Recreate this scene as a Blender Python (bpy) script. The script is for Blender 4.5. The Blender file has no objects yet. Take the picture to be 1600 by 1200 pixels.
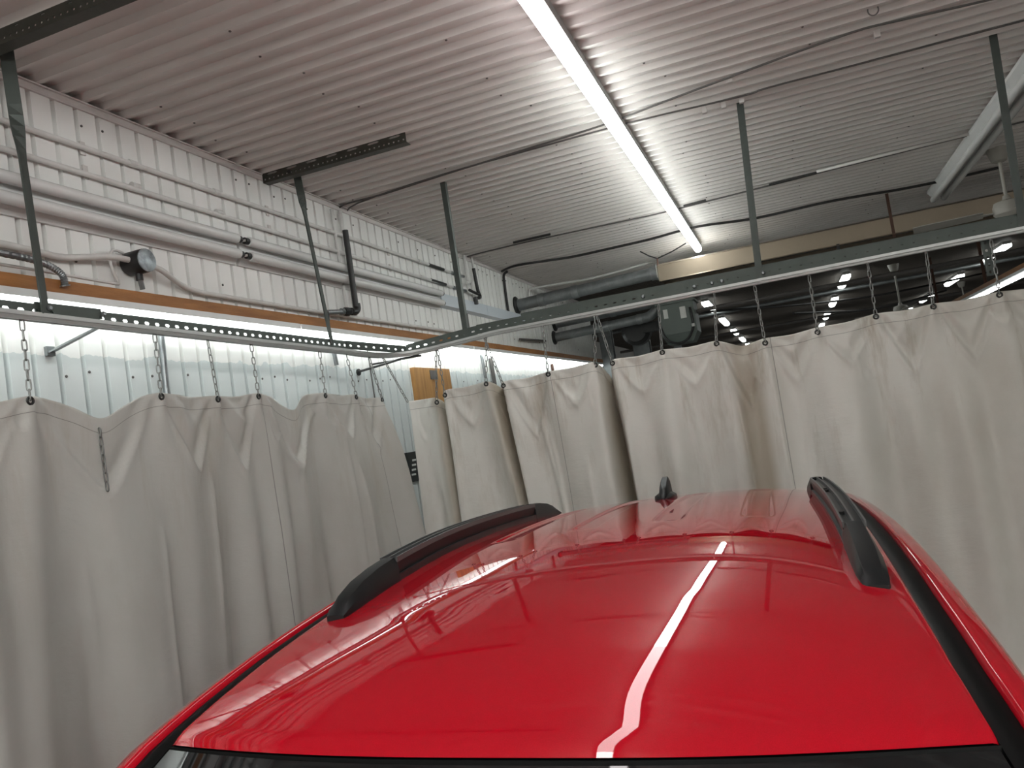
import bpy, bmesh, math, random
import numpy as np
from mathutils import Matrix, Vector

random.seed(7)
rng = np.random.default_rng(7)
S = bpy.context.scene
COL = S.collection

# ------------------------------------------------------------------ camera
CZ = 2.0                      # lens height above the floor
HC = 3.475                    # ceiling height
FPX = 1250.0                  # focal length in px of the 1600 px wide frame
RV = Vector((0.93245506, 0.32926294, -0.14870599))
UV = Vector((0.15867529, -0.00345155, 0.98732479))
FV = Vector((-0.3245762, 0.94423196, 0.0554643))
cam_d = bpy.data.cameras.new('camera')
cam_d.sensor_width = 36.0
cam_d.lens = 36.0 * FPX / 1600.0
cam_d.clip_start = 0.02
cam_d.clip_end = 200
cam = bpy.data.objects.new('camera', cam_d)
COL.objects.link(cam)
cam.matrix_world = Matrix(((RV.x, UV.x, -FV.x, 0), (RV.y, UV.y, -FV.y, 0), (RV.z, UV.z, -FV.z, CZ), (0, 0, 0, 1)))
S.camera = cam

# ------------------------------------------------------------------ world, exposure
w = bpy.data.worlds.new('world')
S.world = w
w.use_nodes = True
w.node_tree.nodes['Background'].inputs[0].default_value = (0.05, 0.05, 0.05, 1)
w.node_tree.nodes['Background'].inputs[1].default_value = 0.2
S.view_settings.view_transform = 'Standard'
S.view_settings.look = 'None'
S.view_settings.gamma = 1.0
S.view_settings.use_curve_mapping = False
S.view_settings.exposure = 1.05
LAMP_MAIN = 11.0
LAMP_WALL = 4.6
LAMP_FAR = 4.5
LAMP_FILL = 36.0  # strength of the added out-of-frame fill battens

def ray(px, py):
    return FV + RV * ((px - 800) / FPX) - UV * ((py - 600) / FPX)
def onz(px, py, z):
    d = ray(px, py); t = (z - CZ) / d.z
    return Vector((d.x * t, d.y * t, z))
def onx(px, py, x):
    d = ray(px, py); t = x / d.x
    return Vector((x, d.y * t, CZ + d.z * t))
def ony(px, py, y):
    d = ray(px, py); t = y / d.y
    return Vector((d.x * t, y, CZ + d.z * t))

# ------------------------------------------------------------------ materials
def newmat(name):
    m = bpy.data.materials.new(name)
    m.use_nodes = True
    return m, m.node_tree, m.node_tree.nodes['Principled BSDF']
def mat(name, col, rough=0.5, metal=0.0, spec=0.5, coat=0.0, var=0.0, scale=8.0, col2=None, bump=0.0, bscale=60.0, stretch=None):
    m, nt, b = newmat(name)
    b.inputs['Base Color'].default_value = (*col, 1)
    b.inputs['Roughness'].default_value = rough
    b.inputs['Metallic'].default_value = metal
    b.inputs['Specular IOR Level'].default_value = spec
    if coat:
        b.inputs['Coat Weight'].default_value = coat
        b.inputs['Coat Roughness'].default_value = 0.02
    if var or col2 or bump:
        tc = nt.nodes.new('ShaderNodeTexCoord')
        mp = nt.nodes.new('ShaderNodeMapping')
        nt.links.new(tc.outputs['Object'], mp.inputs['Vector'])
        if stretch: mp.inputs['Scale'].default_value = stretch
    if var or col2:
        n = nt.nodes.new('ShaderNodeTexNoise')
        n.inputs['Scale'].default_value = scale
        n.inputs['Detail'].default_value = 6
        n.inputs['Roughness'].default_value = 0.65
        nt.links.new(mp.outputs[0], n.inputs['Vector'])
        r = nt.nodes.new('ShaderNodeValToRGB')
        r.color_ramp.elements[0].position = 0.3
        r.color_ramp.elements[1].position = 0.72
        c2 = col2 or tuple(c * (1 - var) for c in col)
        r.color_ramp.elements[0].color = (*c2, 1)
        r.color_ramp.elements[1].color = (*col, 1)
        nt.links.new(n.outputs['Fac'], r.inputs['Fac'])
        nt.links.new(r.outputs['Color'], b.inputs['Base Color'])
    if bump:
        n2 = nt.nodes.new('ShaderNodeTexNoise')
        n2.inputs['Scale'].default_value = bscale
        n2.inputs['Detail'].default_value = 4
        nt.links.new(mp.outputs[0], n2.inputs['Vector'])
        bp = nt.nodes.new('ShaderNodeBump')
        bp.inputs['Strength'].default_value = bump
        bp.inputs['Distance'].default_value = 0.01
        nt.links.new(n2.outputs['Fac'], bp.inputs['Height'])
        nt.links.new(bp.outputs[0], b.inputs['Normal'])
    return m
def emat(name, col, strength):
    m, nt, b = newmat(name)
    b.inputs['Base Color'].default_value = (0.9, 0.9, 0.9, 1)
    b.inputs['Emission Color'].default_value = (*col, 1)
    b.inputs['Emission Strength'].default_value = strength
    return m

M = {}
M['ceil'] = mat('painted_ceiling_steel', (0.75, 0.715, 0.69), 0.40, var=0.12, scale=1.6, spec=0.4)
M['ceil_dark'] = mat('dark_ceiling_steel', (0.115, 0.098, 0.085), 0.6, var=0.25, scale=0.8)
M['trim'] = mat('painted_trim', (0.66, 0.62, 0.60), 0.45, var=0.15, scale=5)
M['floor'] = mat('wet_concrete', (0.46, 0.445, 0.43), 0.55, var=0.3, scale=1.5, bump=0.1)
M['plainwall'] = mat('dull_grey_wall', (0.50, 0.48, 0.46), 0.7, var=0.2, scale=1.2)
M['white'] = mat('white_enamel', (0.72, 0.72, 0.71), 0.35, var=0.1, scale=6)
M['bluewhite'] = mat('cool_white_enamel', (0.60, 0.65, 0.70), 0.4, var=0.05, scale=4)
M['conduit'] = mat('painted_conduit', (0.72, 0.71, 0.69), 0.45, var=0.2, scale=9)
M['deadtube'] = mat('unlit_glass_tube', (0.70, 0.70, 0.69), 0.25, var=0.05)
M['housing'] = mat('lamp_housing_grey', (0.34, 0.34, 0.33), 0.5, var=0.1)
M['lamp'] = emat('lit_diffuser', (0.95, 1.0, 0.97), LAMP_MAIN)
M['lamp_dim'] = emat('lit_diffuser_dim', (1.0, 0.93, 0.93), LAMP_MAIN * 0.42)
M['lampwall'] = emat('lit_wall_tube', (0.93, 1.0, 0.98), LAMP_WALL)
M['lampfill'] = emat('added_fill_diffuser', (0.97, 1.0, 0.97), LAMP_FILL)
M['lampfar'] = emat('lit_far_tube', (0.95, 1.0, 0.97), LAMP_FAR)
M['darksteel'] = mat('dark_green_grey_steel', (0.075, 0.088, 0.080), 0.5, metal=0.3, var=0.25, scale=12)
M['railsteel'] = mat('green_grey_slotted_steel', (0.078, 0.094, 0.084), 0.5, metal=0.3, var=0.2, scale=10)
M['brownsteel'] = mat('olive_grey_slotted_steel', (0.075, 0.075, 0.062), 0.5, metal=0.3, var=0.3, scale=14)
M['track'] = mat('light_aluminium_track', (0.50, 0.51, 0.50), 0.38, metal=0.5, var=0.15, scale=9)
M['galv'] = mat('galvanised_steel', (0.36, 0.38, 0.39), 0.38, metal=0.8, var=0.35, scale=18)
M['galvpipe'] = mat('galvanised_duct', (0.30, 0.32, 0.325), 0.42, metal=0.6, var=0.4, scale=9)
M['chain'] = mat('dull_steel_chain', (0.30, 0.30, 0.29), 0.4, metal=0.7, var=0.3, scale=40)
M['blackiron'] = mat('black_iron_pipe', (0.018, 0.018, 0.018), 0.45, var=0.3)
M['cable'] = mat('black_cable', (0.022, 0.020, 0.020), 0.55)
M['cablegrey'] = mat('grey_cable', (0.10, 0.092, 0.088), 0.55)
M['wood'] = mat('orange_brown_beam_wood', (0.42, 0.185, 0.055), 0.6, col2=(0.22, 0.085, 0.025), scale=3.2, stretch=(6, 0.8, 6), bump=0.15)
M['ply'] = mat('yellow_plywood', (0.50, 0.265, 0.085), 0.6, col2=(0.30, 0.14, 0.04), scale=3.0, stretch=(4, 9, 0.8), bump=0.05)
M['reflector'] = mat('brushed_reflector_steel', (0.30, 0.245, 0.185), 0.42, metal=0.7, var=0.15, scale=3)
M['burner'] = mat('green_grey_burner_paint', (0.13, 0.155, 0.14), 0.45, var=0.15)
M['label'] = mat('white_paper_label', (0.65, 0.66, 0.63), 0.6)
M['fan'] = mat('aged_white_fan_paint', (0.42, 0.40, 0.36), 0.45, var=0.12)
M['rust'] = mat('rusty_hanger_strap', (0.10, 0.045, 0.028), 0.7, var=0.4, scale=30)
M['grommet'] = mat('dark_steel_eyelet', (0.05, 0.05, 0.048), 0.35, metal=0.8)
M['blackplastic'] = mat('black_textured_plastic', (0.014, 0.015, 0.016), 0.42, bump=0.05, bscale=300)
M['railplastic'] = mat('satin_black_rail', (0.012, 0.013, 0.014), 0.42, spec=0.3)
M['railedge'] = mat('grey_rail_edge', (0.10, 0.10, 0.10), 0.4, spec=.4)
M['rubber'] = mat('black_rubber', (0.005, 0.005, 0.005), 0.55, spec=0.08)
M['tyre'] = mat('tyre_rubber', (0.014, 0.014, 0.014), 0.8, bump=0.2)
M['alloy'] = mat('silver_alloy', (0.45, 0.45, 0.46), 0.3, metal=0.9)
M['glass'] = mat('dark_car_glass', (0.006, 0.007, 0.008), 0.03, spec=0.6)
M['headlight'] = mat('headlight_lens', (0.55, 0.57, 0.6), 0.08, spec=0.8)
M['taillight'] = mat('tail_light_lens', (0.30, 0.01, 0.01), 0.1)
M['void'] = mat('dark_sign_face', (0.015, 0.017, 0.016), 0.5)

def car_paint():
    m, nt, b = newmat('red_car_paint')
    n = nt.nodes.new('ShaderNodeTexNoise'); n.inputs['Scale'].default_value = 900
    tc = nt.nodes.new('ShaderNodeTexCoord'); nt.links.new(tc.outputs['Object'], n.inputs['Vector'])
    r = nt.nodes.new('ShaderNodeValToRGB')
    r.color_ramp.elements[0].position = 0.35; r.color_ramp.elements[1].position = 0.7
    r.color_ramp.elements[0].color = (0.43, 0.0025, 0.011, 1); r.color_ramp.elements[1].color = (0.51, 0.004, 0.017, 1)
    nt.links.new(n.outputs['Fac'], r.inputs['Fac']); nt.links.new(r.outputs['Color'], b.inputs['Base Color'])
    b.inputs['Roughness'].default_value = 0.6
    b.inputs['Specular IOR Level'].default_value = 0.0
    b.inputs['Coat Weight'].default_value = 1.0
    b.inputs['Coat Roughness'].default_value = 0.012
    b.inputs['Coat IOR'].default_value = 1.5
    return m
M['paint'] = car_paint()

def wall_paint():
    # cream above, whiter repaint with a brushed ragged edge below
    m, nt, b = newmat('two_tone_wall_paint')
    g = nt.nodes.new('ShaderNodeNewGeometry')
    sep = nt.nodes.new('ShaderNodeSeparateXYZ'); nt.links.new(g.outputs['Position'], sep.inputs[0])
    n = nt.nodes.new('ShaderNodeTexNoise'); n.inputs['Scale'].default_value = 14; n.inputs['Detail'].default_value = 3
    mp = nt.nodes.new('ShaderNodeMapping'); mp.inputs['Scale'].default_value = (1, 1, 0.3)
    nt.links.new(g.outputs['Position'], mp.inputs[0]); nt.links.new(mp.outputs[0], n.inputs['Vector'])
    a = nt.nodes.new('ShaderNodeMath'); a.operation = 'MULTIPLY_ADD'; a.inputs[1].default_value = 0.07
    nt.links.new(n.outputs['Fac'], a.inputs[0]); nt.links.new(sep.outputs['Z'], a.inputs[2])
    gt = nt.nodes.new('ShaderNodeMath'); gt.operation = 'GREATER_THAN'; gt.inputs[1].default_value = 2.525
    nt.links.new(a.outputs[0], gt.inputs[0])
    n2 = nt.nodes.new('ShaderNodeTexNoise'); n2.inputs['Scale'].default_value = 2.2; n2.inputs['Detail'].default_value = 7
    nt.links.new(g.outputs['Position'], n2.inputs['Vector'])
    def ramp(c0, c1):
        r = nt.nodes.new('ShaderNodeValToRGB')
        r.color_ramp.elements[0].position = 0.3; r.color_ramp.elements[1].position = 0.65
        r.color_ramp.elements[0].color = (*c0, 1); r.color_ramp.elements[1].color = (*c1, 1)
        nt.links.new(n2.outputs['Fac'], r.inputs['Fac']); return r
    up = ramp((0.74, 0.735, 0.715), (0.84, 0.838, 0.82))
    lo = ramp((0.56, 0.60, 0.60), (0.63, 0.67, 0.67))
    mx = nt.nodes.new('ShaderNodeMix'); mx.data_type = 'RGBA'
    nt.links.new(gt.outputs[0], mx.inputs['Factor'])
    nt.links.new(lo.outputs[0], mx.inputs['A']); nt.links.new(up.outputs[0], mx.inputs['B'])
    nt.links.new(mx.outputs['Result'], b.inputs['Base Color'])
    b.inputs['Roughness'].default_value = 0.5
    return m
M['wall'] = wall_paint()

def curtain_mat(name, seams, dirt, bands=(), tone=1.0, grime=None):
    m, nt, b = newmat(name)
    uv = nt.nodes.new('ShaderNodeUVMap'); uv.uv_map = 'cloth'
    sep = nt.nodes.new('ShaderNodeSeparateXYZ'); nt.links.new(uv.outputs[0], sep.inputs[0])
    def noise(scale, sc, det=6, rough=0.6):
        mp = nt.nodes.new('ShaderNodeMapping'); mp.inputs['Scale'].default_value = sc
        nt.links.new(uv.outputs[0], mp.inputs[0])
        n = nt.nodes.new('ShaderNodeTexNoise'); n.inputs['Scale'].default_value = scale
        n.inputs['Detail'].default_value = det; n.inputs['Roughness'].default_value = rough
        nt.links.new(mp.outputs[0], n.inputs['Vector']); return n
    def math(op, a, bb):
        k = nt.nodes.new('ShaderNodeMath'); k.operation = op
        for i, v in enumerate((a, bb)):
            if v is None: continue
            if isinstance(v, (int, float)): k.inputs[i].default_value = v
            else: nt.links.new(v, k.inputs[i])
        return k.outputs[0]
    def maprange(v, a, bb, c, d):
        k = nt.nodes.new('ShaderNodeMapRange'); nt.links.new(v, k.inputs[0])
        for i, x in enumerate((a, bb, c, d)): k.inputs[i + 1].default_value = x
        return k.outputs[0]
    # soft mottling
    n1 = noise(2.0, (1, 0.5, 1))
    n2 = noise(3.2, (2.2, 0.35, 1), 8, 0.7)      # streaky runs
    n3 = noise(9.0, (1, 1, 1), 8, 0.75)          # scuffs
    base = nt.nodes.new('ShaderNodeMix'); base.data_type = 'RGBA'
    base.inputs['A'].default_value = (0.70 * tone, 0.69 * tone, 0.655 * tone, 1); base.inputs['B'].default_value = (0.62 * tone, 0.60 * tone, 0.56 * tone, 1)
    nt.links.new(maprange(n1.outputs['Fac'], 0.35, 0.65, 0, 1), base.inputs['Factor'])
    # brown stain, stronger towards the hem
    near_top = maprange(sep.outputs['Y'], 0.0, 0.75, 1.0, 0.25)
    st = maprange(n2.outputs['Fac'], 0.50, 0.72, 0, 1)
    st = math('MULTIPLY', st, near_top); st = math('MULTIPLY', st, dirt)
    if grime is not None:    # overall yellow-brown soiling of one end
        g = maprange(sep.outputs['X'], grime[0], grime[1], 0, .42)
        st = math('MAXIMUM', st, math('MULTIPLY', g, maprange(n1.outputs['Fac'], .3, .7, .35, 1.0)))
    for c, hw in bands:      # browner bands along the back-folds
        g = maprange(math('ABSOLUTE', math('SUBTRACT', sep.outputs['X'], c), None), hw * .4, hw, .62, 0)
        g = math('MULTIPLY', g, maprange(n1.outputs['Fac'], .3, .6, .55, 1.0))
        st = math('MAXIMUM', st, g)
    d1 = nt.nodes.new('ShaderNodeMix'); d1.data_type = 'RGBA'
    nt.links.new(st, d1.inputs['Factor']); nt.links.new(base.outputs['Result'], d1.inputs['A'])
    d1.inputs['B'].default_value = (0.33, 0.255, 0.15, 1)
    sc = maprange(n3.outputs['Fac'], 0.66, 0.75, 0, 0.55)
    d2 = nt.nodes.new('ShaderNodeMix'); d2.data_type = 'RGBA'
    nt.links.new(math('MULTIPLY', sc, near_top), d2.inputs['Factor'])
    nt.links.new(d1.outputs['Result'], d2.inputs['A']); d2.inputs['B'].default_value = (0.17, 0.14, 0.11, 1)
    # stitched hem line and vertical seams
    lines = math('LESS_THAN', math('ABSOLUTE', math('SUBTRACT', sep.outputs['Y'], 0.050), None), 0.0011)
    for s in seams:
        k = math('LESS_THAN', math('ABSOLUTE', math('SUBTRACT', sep.outputs['X'], s), None), 0.0016)
        lines = math('MAXIMUM', lines, k)
    d3 = nt.nodes.new('ShaderNodeMix'); d3.data_type = 'RGBA'
    nt.links.new(math('MULTIPLY', lines, 0.6), d3.inputs['Factor'])
    nt.links.new(d2.outputs['Result'], d3.inputs['A']); d3.inputs['B'].default_value = (0.10, 0.09, 0.085, 1)
    nt.links.new(d3.outputs['Result'], b.inputs['Base Color'])
    b.inputs['Roughness'].default_value = 0.30
    b.inputs['Specular IOR Level'].default_value = 0.5
    nb = noise(15, (1, 2.6, 1), 6, 0.68)
    bp = nt.nodes.new('ShaderNodeBump'); bp.inputs['Strength'].default_value = 0.22; bp.inputs['Distance'].default_value = 0.012
    nt.links.new(nb.outputs['Fac'], bp.inputs['Height']); nt.links.new(bp.outputs[0], b.inputs['Normal'])
    tr = nt.nodes.new('ShaderNodeBsdfTranslucent'); nt.links.new(d3.outputs['Result'], tr.inputs['Color'])
    ms = nt.nodes.new('ShaderNodeMixShader'); ms.inputs[0].default_value = 0.22
    nt.links.new(b.outputs[0], ms.inputs[1]); nt.links.new(tr.outputs[0], ms.inputs[2])
    nt.links.new(ms.outputs[0], nt.nodes['Material Output'].inputs['Surface'])
    return m

# ------------------------------------------------------------------ mesh helpers
class MB:
    def __init__(s): s.v = []; s.f = []
    def add(s, vs, fs):
        o = len(s.v); s.v += [tuple(x) for x in vs]; s.f += [tuple(i + o for i in f) for f in fs]; return s
    def box(s, a, b):
        (x0, y0, z0), (x1, y1, z1) = a, b
        vs = [(x, y, z) for z in (z0, z1) for y in (y0, y1) for x in (x0, x1)]
        return s.add(vs, [(0, 2, 3, 1), (4, 5, 7, 6), (0, 1, 5, 4), (2, 6, 7, 3), (0, 4, 6, 2), (1, 3, 7, 5)])
    def hexa(s, vs):      # 8 corners, bottom loop then top loop
        return s.add(vs, [(3, 2, 1, 0), (4, 5, 6, 7), (0, 1, 5, 4), (1, 2, 6, 5), (2, 3, 7, 6), (3, 0, 4, 7)])
    def tube(s, pts, r, n=8, cap=True, up=None):
        pts = [Vector(p) for p in pts]
        rs = r if isinstance(r, (list, tuple)) else [r] * len(pts)
        rings = []; prev = None
        for i, p in enumerate(pts):
            t = (pts[min(i + 1, len(pts) - 1)] - pts[max(i - 1, 0)])
            t = t.normalized() if t.length > 1e-9 else Vector((0, 0, 1))
            if prev is None:
                a = Vector((0, 0, 1)) if abs(t.z) < 0.9 else Vector((1, 0, 0))
                nrm = (a - t * a.dot(t)).normalized()
            else:
                nrm = (prev - t * prev.dot(t)); nrm = nrm.normalized() if nrm.length > 1e-6 else prev
            prev = nrm; bn = t.cross(nrm)
            rings.append([p + (nrm * math.cos(2 * math.pi * k / n) + bn * math.sin(2 * math.pi * k / n)) * rs[i] for k in range(n)])
        o = []; fs = []
        for rg in rings: o += rg
        for i in range(len(rings) - 1):
            for k in range(n):
                fs.append((i * n + k, i * n + (k + 1) % n, (i + 1) * n + (k + 1) % n, (i + 1) * n + k))
        if cap:
            fs.append(tuple(range(n - 1, -1, -1))); fs.append(tuple((len(rings) - 1) * n + k for k in range(n)))
        return s.add(o, fs)
    def loft(s, rings, closed=True, cap=True):
        n = len(rings[0]); o = []; fs = []
        for rg in rings: o += [tuple(p) for p in rg]
        for i in range(len(rings) - 1):
            for k in range(n if closed else n - 1):
                fs.append((i * n + k, i * n + (k + 1) % n, (i + 1) * n + (k + 1) % n, (i + 1) * n + k))
        if cap and closed:
            fs.append(tuple(range(n - 1, -1, -1))); fs.append(tuple((len(rings) - 1) * n + k for k in range(n)))
        return s.add(o, fs)
    def sweep(s, path, prof, cap=True):
        """profile (a: sideways in plan, b: up) swept along a roughly horizontal path"""
        pts = [Vector(p) for p in path]; rings = []
        for i, p in enumerate(pts):
            t = pts[min(i + 1, len(pts) - 1)] - pts[max(i - 1, 0)]
            t.z = 0; t.normalize(); sd = Vector((t.y, -t.x, 0))
            rings.append([p + sd * a + Vector((0, 0, b)) for a, b in prof])
        return s.loft(rings, True, cap)
    def slotted(s, p0, p1, zoff, zh, th, pitch, sl, sh, zc, skip=()):
        """upright plate from p0 to p1 (bottom edge points) with real slots"""
        p0 = Vector(p0); p1 = Vector(p1); d = p1 - p0; L = Vector((d.x, d.y, 0)).length
        e = Vector((d.x, d.y, 0)) / L; nm = Vector((e.y, -e.x, 0)); n = max(1, int(L / pitch)); pt = L / n
        def P(a, z, side):
            q = p0 + d * (a / L) ; return Vector((q.x, q.y, q.z + zoff + z)) + nm * (th * side)
        hole = [(-.5, 0), (-.32, -.5), (0, -.5), (.32, -.5), (.5, 0), (.32, .5), (0, .5), (-.32, .5)]
        out = [(-.5, None), (-.5, 0), (0, 0), (.5, 0), (.5, None), (.5, 1), (0, 1), (-.5, 1)]
        for k in range(n):
            c = (k + .5) * pt
            if k in skip:
                s.hexa([P(c - pt / 2, 0, 0), P(c + pt / 2, 0, 0), P(c + pt / 2, 0, 1), P(c - pt / 2, 0, 1), P(c - pt / 2, zh, 0), P(c + pt / 2, zh, 0), P(c + pt / 2, zh, 1), P(c - pt / 2, zh, 1)])
                continue
            vs = []
            for side in (0, 1):
                for (a, b) in out: vs.append(P(c + a * pt, zc if b is None else b * zh, side))
                for (a, b) in hole: vs.append(P(c + a * sl, zc + b * sh, side))
            fs = []
            for j in range(8):
                j2 = (j + 1) % 8
                fs.append((j, j2, 8 + j2, 8 + j)); fs.append((16 + j2, 16 + j, 24 + j, 24 + j2))
                fs.append((8 + j, 8 + j2, 24 + j2, 24 + j))
            for j in (1, 2, 5, 6): fs.append((j, 16 + j, 16 + j + 1, j + 1))
            s.add(vs, fs)
        return s
    def lathe(s, c, axis, prof, n=20):
        c = Vector(c); ax = Vector(axis).normalized()
        a = Vector((0, 0, 1)) if abs(ax.z) < .9 else Vector((1, 0, 0))
        e1 = (a - ax * a.dot(ax)).normalized(); e2 = ax.cross(e1)
        rings = [[c + ax * h + (e1 * math.cos(2 * math.pi * k / n) + e2 * math.sin(2 * math.pi * k / n)) * r for k in range(n)] for r, h in prof]
        return s.loft(rings)
    def build(s, name, m, parent=None, smooth=False, origin=None, local=False):
        me = bpy.data.meshes.new(name)
        v = np.array(s.v, dtype=float)
        if origin is None:
            lo, hi = v.min(0), v.max(0); origin = Vector(((lo[0] + hi[0]) / 2, (lo[1] + hi[1]) / 2, lo[2]))
        origin = Vector(origin)
        me.from_pydata([tuple(x) for x in (v - np.array(origin))], [], s.f)
        me.update()
        bm = bmesh.new(); bm.from_mesh(me); bmesh.ops.recalc_face_normals(bm, faces=bm.faces); bm.to_mesh(me); bm.free()
        if smooth:
            me.polygons.foreach_set('use_smooth', [True] * len(me.polygons))
            if smooth is not True: me.set_sharp_from_angle(angle=math.radians(smooth))
        me.materials.append(M[m] if isinstance(m, str) else m)
        o = bpy.data.objects.new(name, me); COL.objects.link(o)
        if parent is not None:
            o.parent = parent
            o.location = origin if local else origin - WLOC[parent.name]
        else:
            o.location = origin
        WLOC[o.name] = origin.copy() if not local else origin.copy()
        return o
WLOC = {}
def empty(name, loc):
    o = bpy.data.objects.new(name, None); COL.objects.link(o); o.location = loc; o.empty_display_size = 0.1
    WLOC[o.name] = Vector(loc); return o
def tag(o, label, cat, group=None, kind=None):
    o['label'] = label; o['category'] = cat
    if group: o['group'] = group
    if kind: o['kind'] = kind
    return o
def struct(o):
    o['kind'] = 'structure'; return o
def smoothpath(pts, n=6):
    pts = [Vector(p) for p in pts]; out = []
    for i in range(len(pts) - 1):
        p0, p1, p2, p3 = pts[max(i - 1, 0)], pts[i], pts[i + 1], pts[min(i + 2, len(pts) - 1)]
        for k in range(n):
            t = k / n
            out.append(0.5 * ((2 * p1) + (p2 - p0) * t + (2 * p0 - 5 * p1 + 4 * p2 - p3) * t * t + (3 * p1 - p0 - 3 * p2 + p3) * t ** 3))
    out.append(pts[-1]); return out

# ------------------------------------------------------------------ room
WX = -2.36          # inner face of the left wall
XR, YB, YF = 9.0, -5.6, 30.0
struct(MB().box((-3.6, YB - .2, -.12), (XR + .2, YF + .2, 0)).build('floor', 'floor'))
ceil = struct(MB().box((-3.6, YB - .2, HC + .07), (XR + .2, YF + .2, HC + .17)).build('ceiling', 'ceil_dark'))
PITCH = 0.1
def rib_profile(n, wide, drop, sl=.008):
    """polyline (a, depth): wide pans with a narrow rib, n pitches"""
    out = []
    for k in range(n):
        a = k * PITCH
        out += [(a, 0), (a + wide, 0), (a + wide + sl, drop), (a + PITCH - sl, drop)]
    out.append((n * PITCH, 0)); return out
def sheet_mesh(prof, fn0, fn1):
    b = MB(); b.loft([[fn0(a, d) for a, d in prof], [fn1(a, d) for a, d in prof]], closed=False, cap=False); return b
def add_sheets(name, m, parent, mesh_builder, n, step, start):
    first = mesh_builder.build(name, m, parent, origin=(0, 0, 0), local=True)
    pl = WLOC[parent.name]
    for k in range(n):
        o = first if k == 0 else first.copy()
        if k: COL.objects.link(o); o.parent = parent
        o.location = Vector(start) + Vector(step) * k - pl
    return first
prof = rib_profile(8, .064, -.026)
add_sheets('ceiling_sheet', 'ceil', ceil, sheet_mesh(prof, lambda a, d: (-2.46, a, d), lambda a, d: (XR, a, d)), 18, (0, .8, .0), (0, YB + .06, HC + .026))
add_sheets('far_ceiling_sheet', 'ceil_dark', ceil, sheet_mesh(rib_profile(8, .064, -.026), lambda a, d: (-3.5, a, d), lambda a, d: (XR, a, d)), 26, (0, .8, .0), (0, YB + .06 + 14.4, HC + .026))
wall = struct(MB().box((WX - .14, YB, 0), (WX - .06, 10.42, HC - .02)).build('wall_left', 'plainwall'))
profw = rib_profile(8, .080, -.020, .004)
add_sheets('wall_sheet', 'wall', wall, sheet_mesh(profw, lambda a, d: (d, a, 0), lambda a, d: (d, a, HC - .012)), 20, (0, .8, 0), (WX, YB + .02, 0))
struct(MB().box((-3.6, YF, 0), (XR, YF + .15, HC + .07)).build('wall_far', 'plainwall'))
struct(MB().box((XR, YB, 0), (XR + .15, YF, HC + .07)).build('wall_right', 'plainwall'))
struct(MB().box((-3.6, YB - .15, 0), (XR, YB, HC + .07)).build('wall_behind', 'plainwall'))
struct(MB().box((-3.6, 10.42, 0), (-3.5, YF, HC + .07)).build('wall_recess', 'plainwall'))
struct(MB().box((-3.6, 10.36, 0), (WX - .03, 10.45, HC + .07)).build('wall_return', 'plainwall'))
# painted J trim where wall and ceiling meet
struct(MB().sweep([(WX, YB, HC), (WX, 10.4, HC)], [(-.02, -.032), (.010, -.032), (.013, -.026), (.008, -.024), (.008, -.005), (.018, -.005), (.018, 0), (-.02, 0)]).build('trim_1', 'trim'))
# screws in the sheets
def screws(name, pts, axis, parent, m):
    b = MB()
    for p in pts: b.lathe(p, axis, [(.0055, 0), (.0055, .003), (.003, .005)], 6)
    o = b.build(name, m, parent); o['kind'] = 'stuff'; return o
sp = []
for j in range(10):
    xx = -2.2 + j * .62
    for i in range(40):
        yy = YB + .06 + .8 * 7 + .083 + i * .2 + (0.1 if j % 2 else 0)
        if yy < 8.5 and random.random() < .55: sp.append((xx + random.uniform(-.04, .04), yy, HC + .001))
screws('ceiling_screw', sp, (0, 0, -1), ceil, 'cablegrey')
sp = []
for zz, p in ((HC - .085, .45), (2.42, .5), (2.84, .12), (1.2, .3)):
    for i in range(95):
        yy = .9 + i * .1 + .03
        if random.random() < p and yy < 10.3: sp.append((WX, yy, zz + random.uniform(-.012, .012)))
screws('wall_screw', sp, (1, 0, 0), wall, 'cablegrey')

# ------------------------------------------------------------------ lights
def batten(name, x, y0, y1, ztop, matl, label, group, wd=.066):
    """surface fluorescent batten: grey housing on the ceiling with a wrap diffuser below"""
    e = empty(name, (x, (y0 + y1) / 2, ztop - .085))
    MB().box((x - wd * .55, y0, ztop - .04), (x + wd * .55, y1, ztop)).build('housing', 'housing', e)
    pr = []
    h = .045
    for k in range(13):
        a = math.pi * k / 12
        pr.append((-math.cos(a) * wd / 2 * (1 if True else 0), -(math.sin(a) ** .55) * h))
    rings = []
    zt = ztop - .0401
    for yy, sc in ((y0 + .001, .86), (y0 + .012, 1), (y1 - .012, 1), (y1 - .001, .86)):
        rings.append([(x + a * sc, yy, zt + b * sc) for a, b in pr])
    MB().loft(rings).build('diffuser', matl, e, smooth=40)
    for yy in (y0, y1):
        MB().box((x - wd * .57, yy - .003, ztop - .042), (x + wd * .57, yy + .003, ztop - .001)).build('end_plate', 'housing', e)
    tag(e, label, 'light', group)
    return e
LX = -0.615
segs = [(5.45, 7.75, 'lamp', 'lit ceiling batten light whose end stops above the heater reflector'),
        (3.13, 5.44, 'lamp', 'lit ceiling batten light in the middle, crossed by two ceiling cables'),
        (0.80, 3.12, 'lamp_dim', 'dimmer ceiling batten light continuing the row overhead past the twisted hanger bar'),
        (-1.53, .79, 'lamp', 'lit ceiling batten light over the car bonnet'),
        (-3.06, -1.54, 'lamp', 'lit ceiling batten light behind the car bonnet')]
for y0, y1, m_, lb in segs: batten('fluorescent_light', LX, y0, y1, HC, m_, lb, 'row of ceiling battens above the car')

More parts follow.
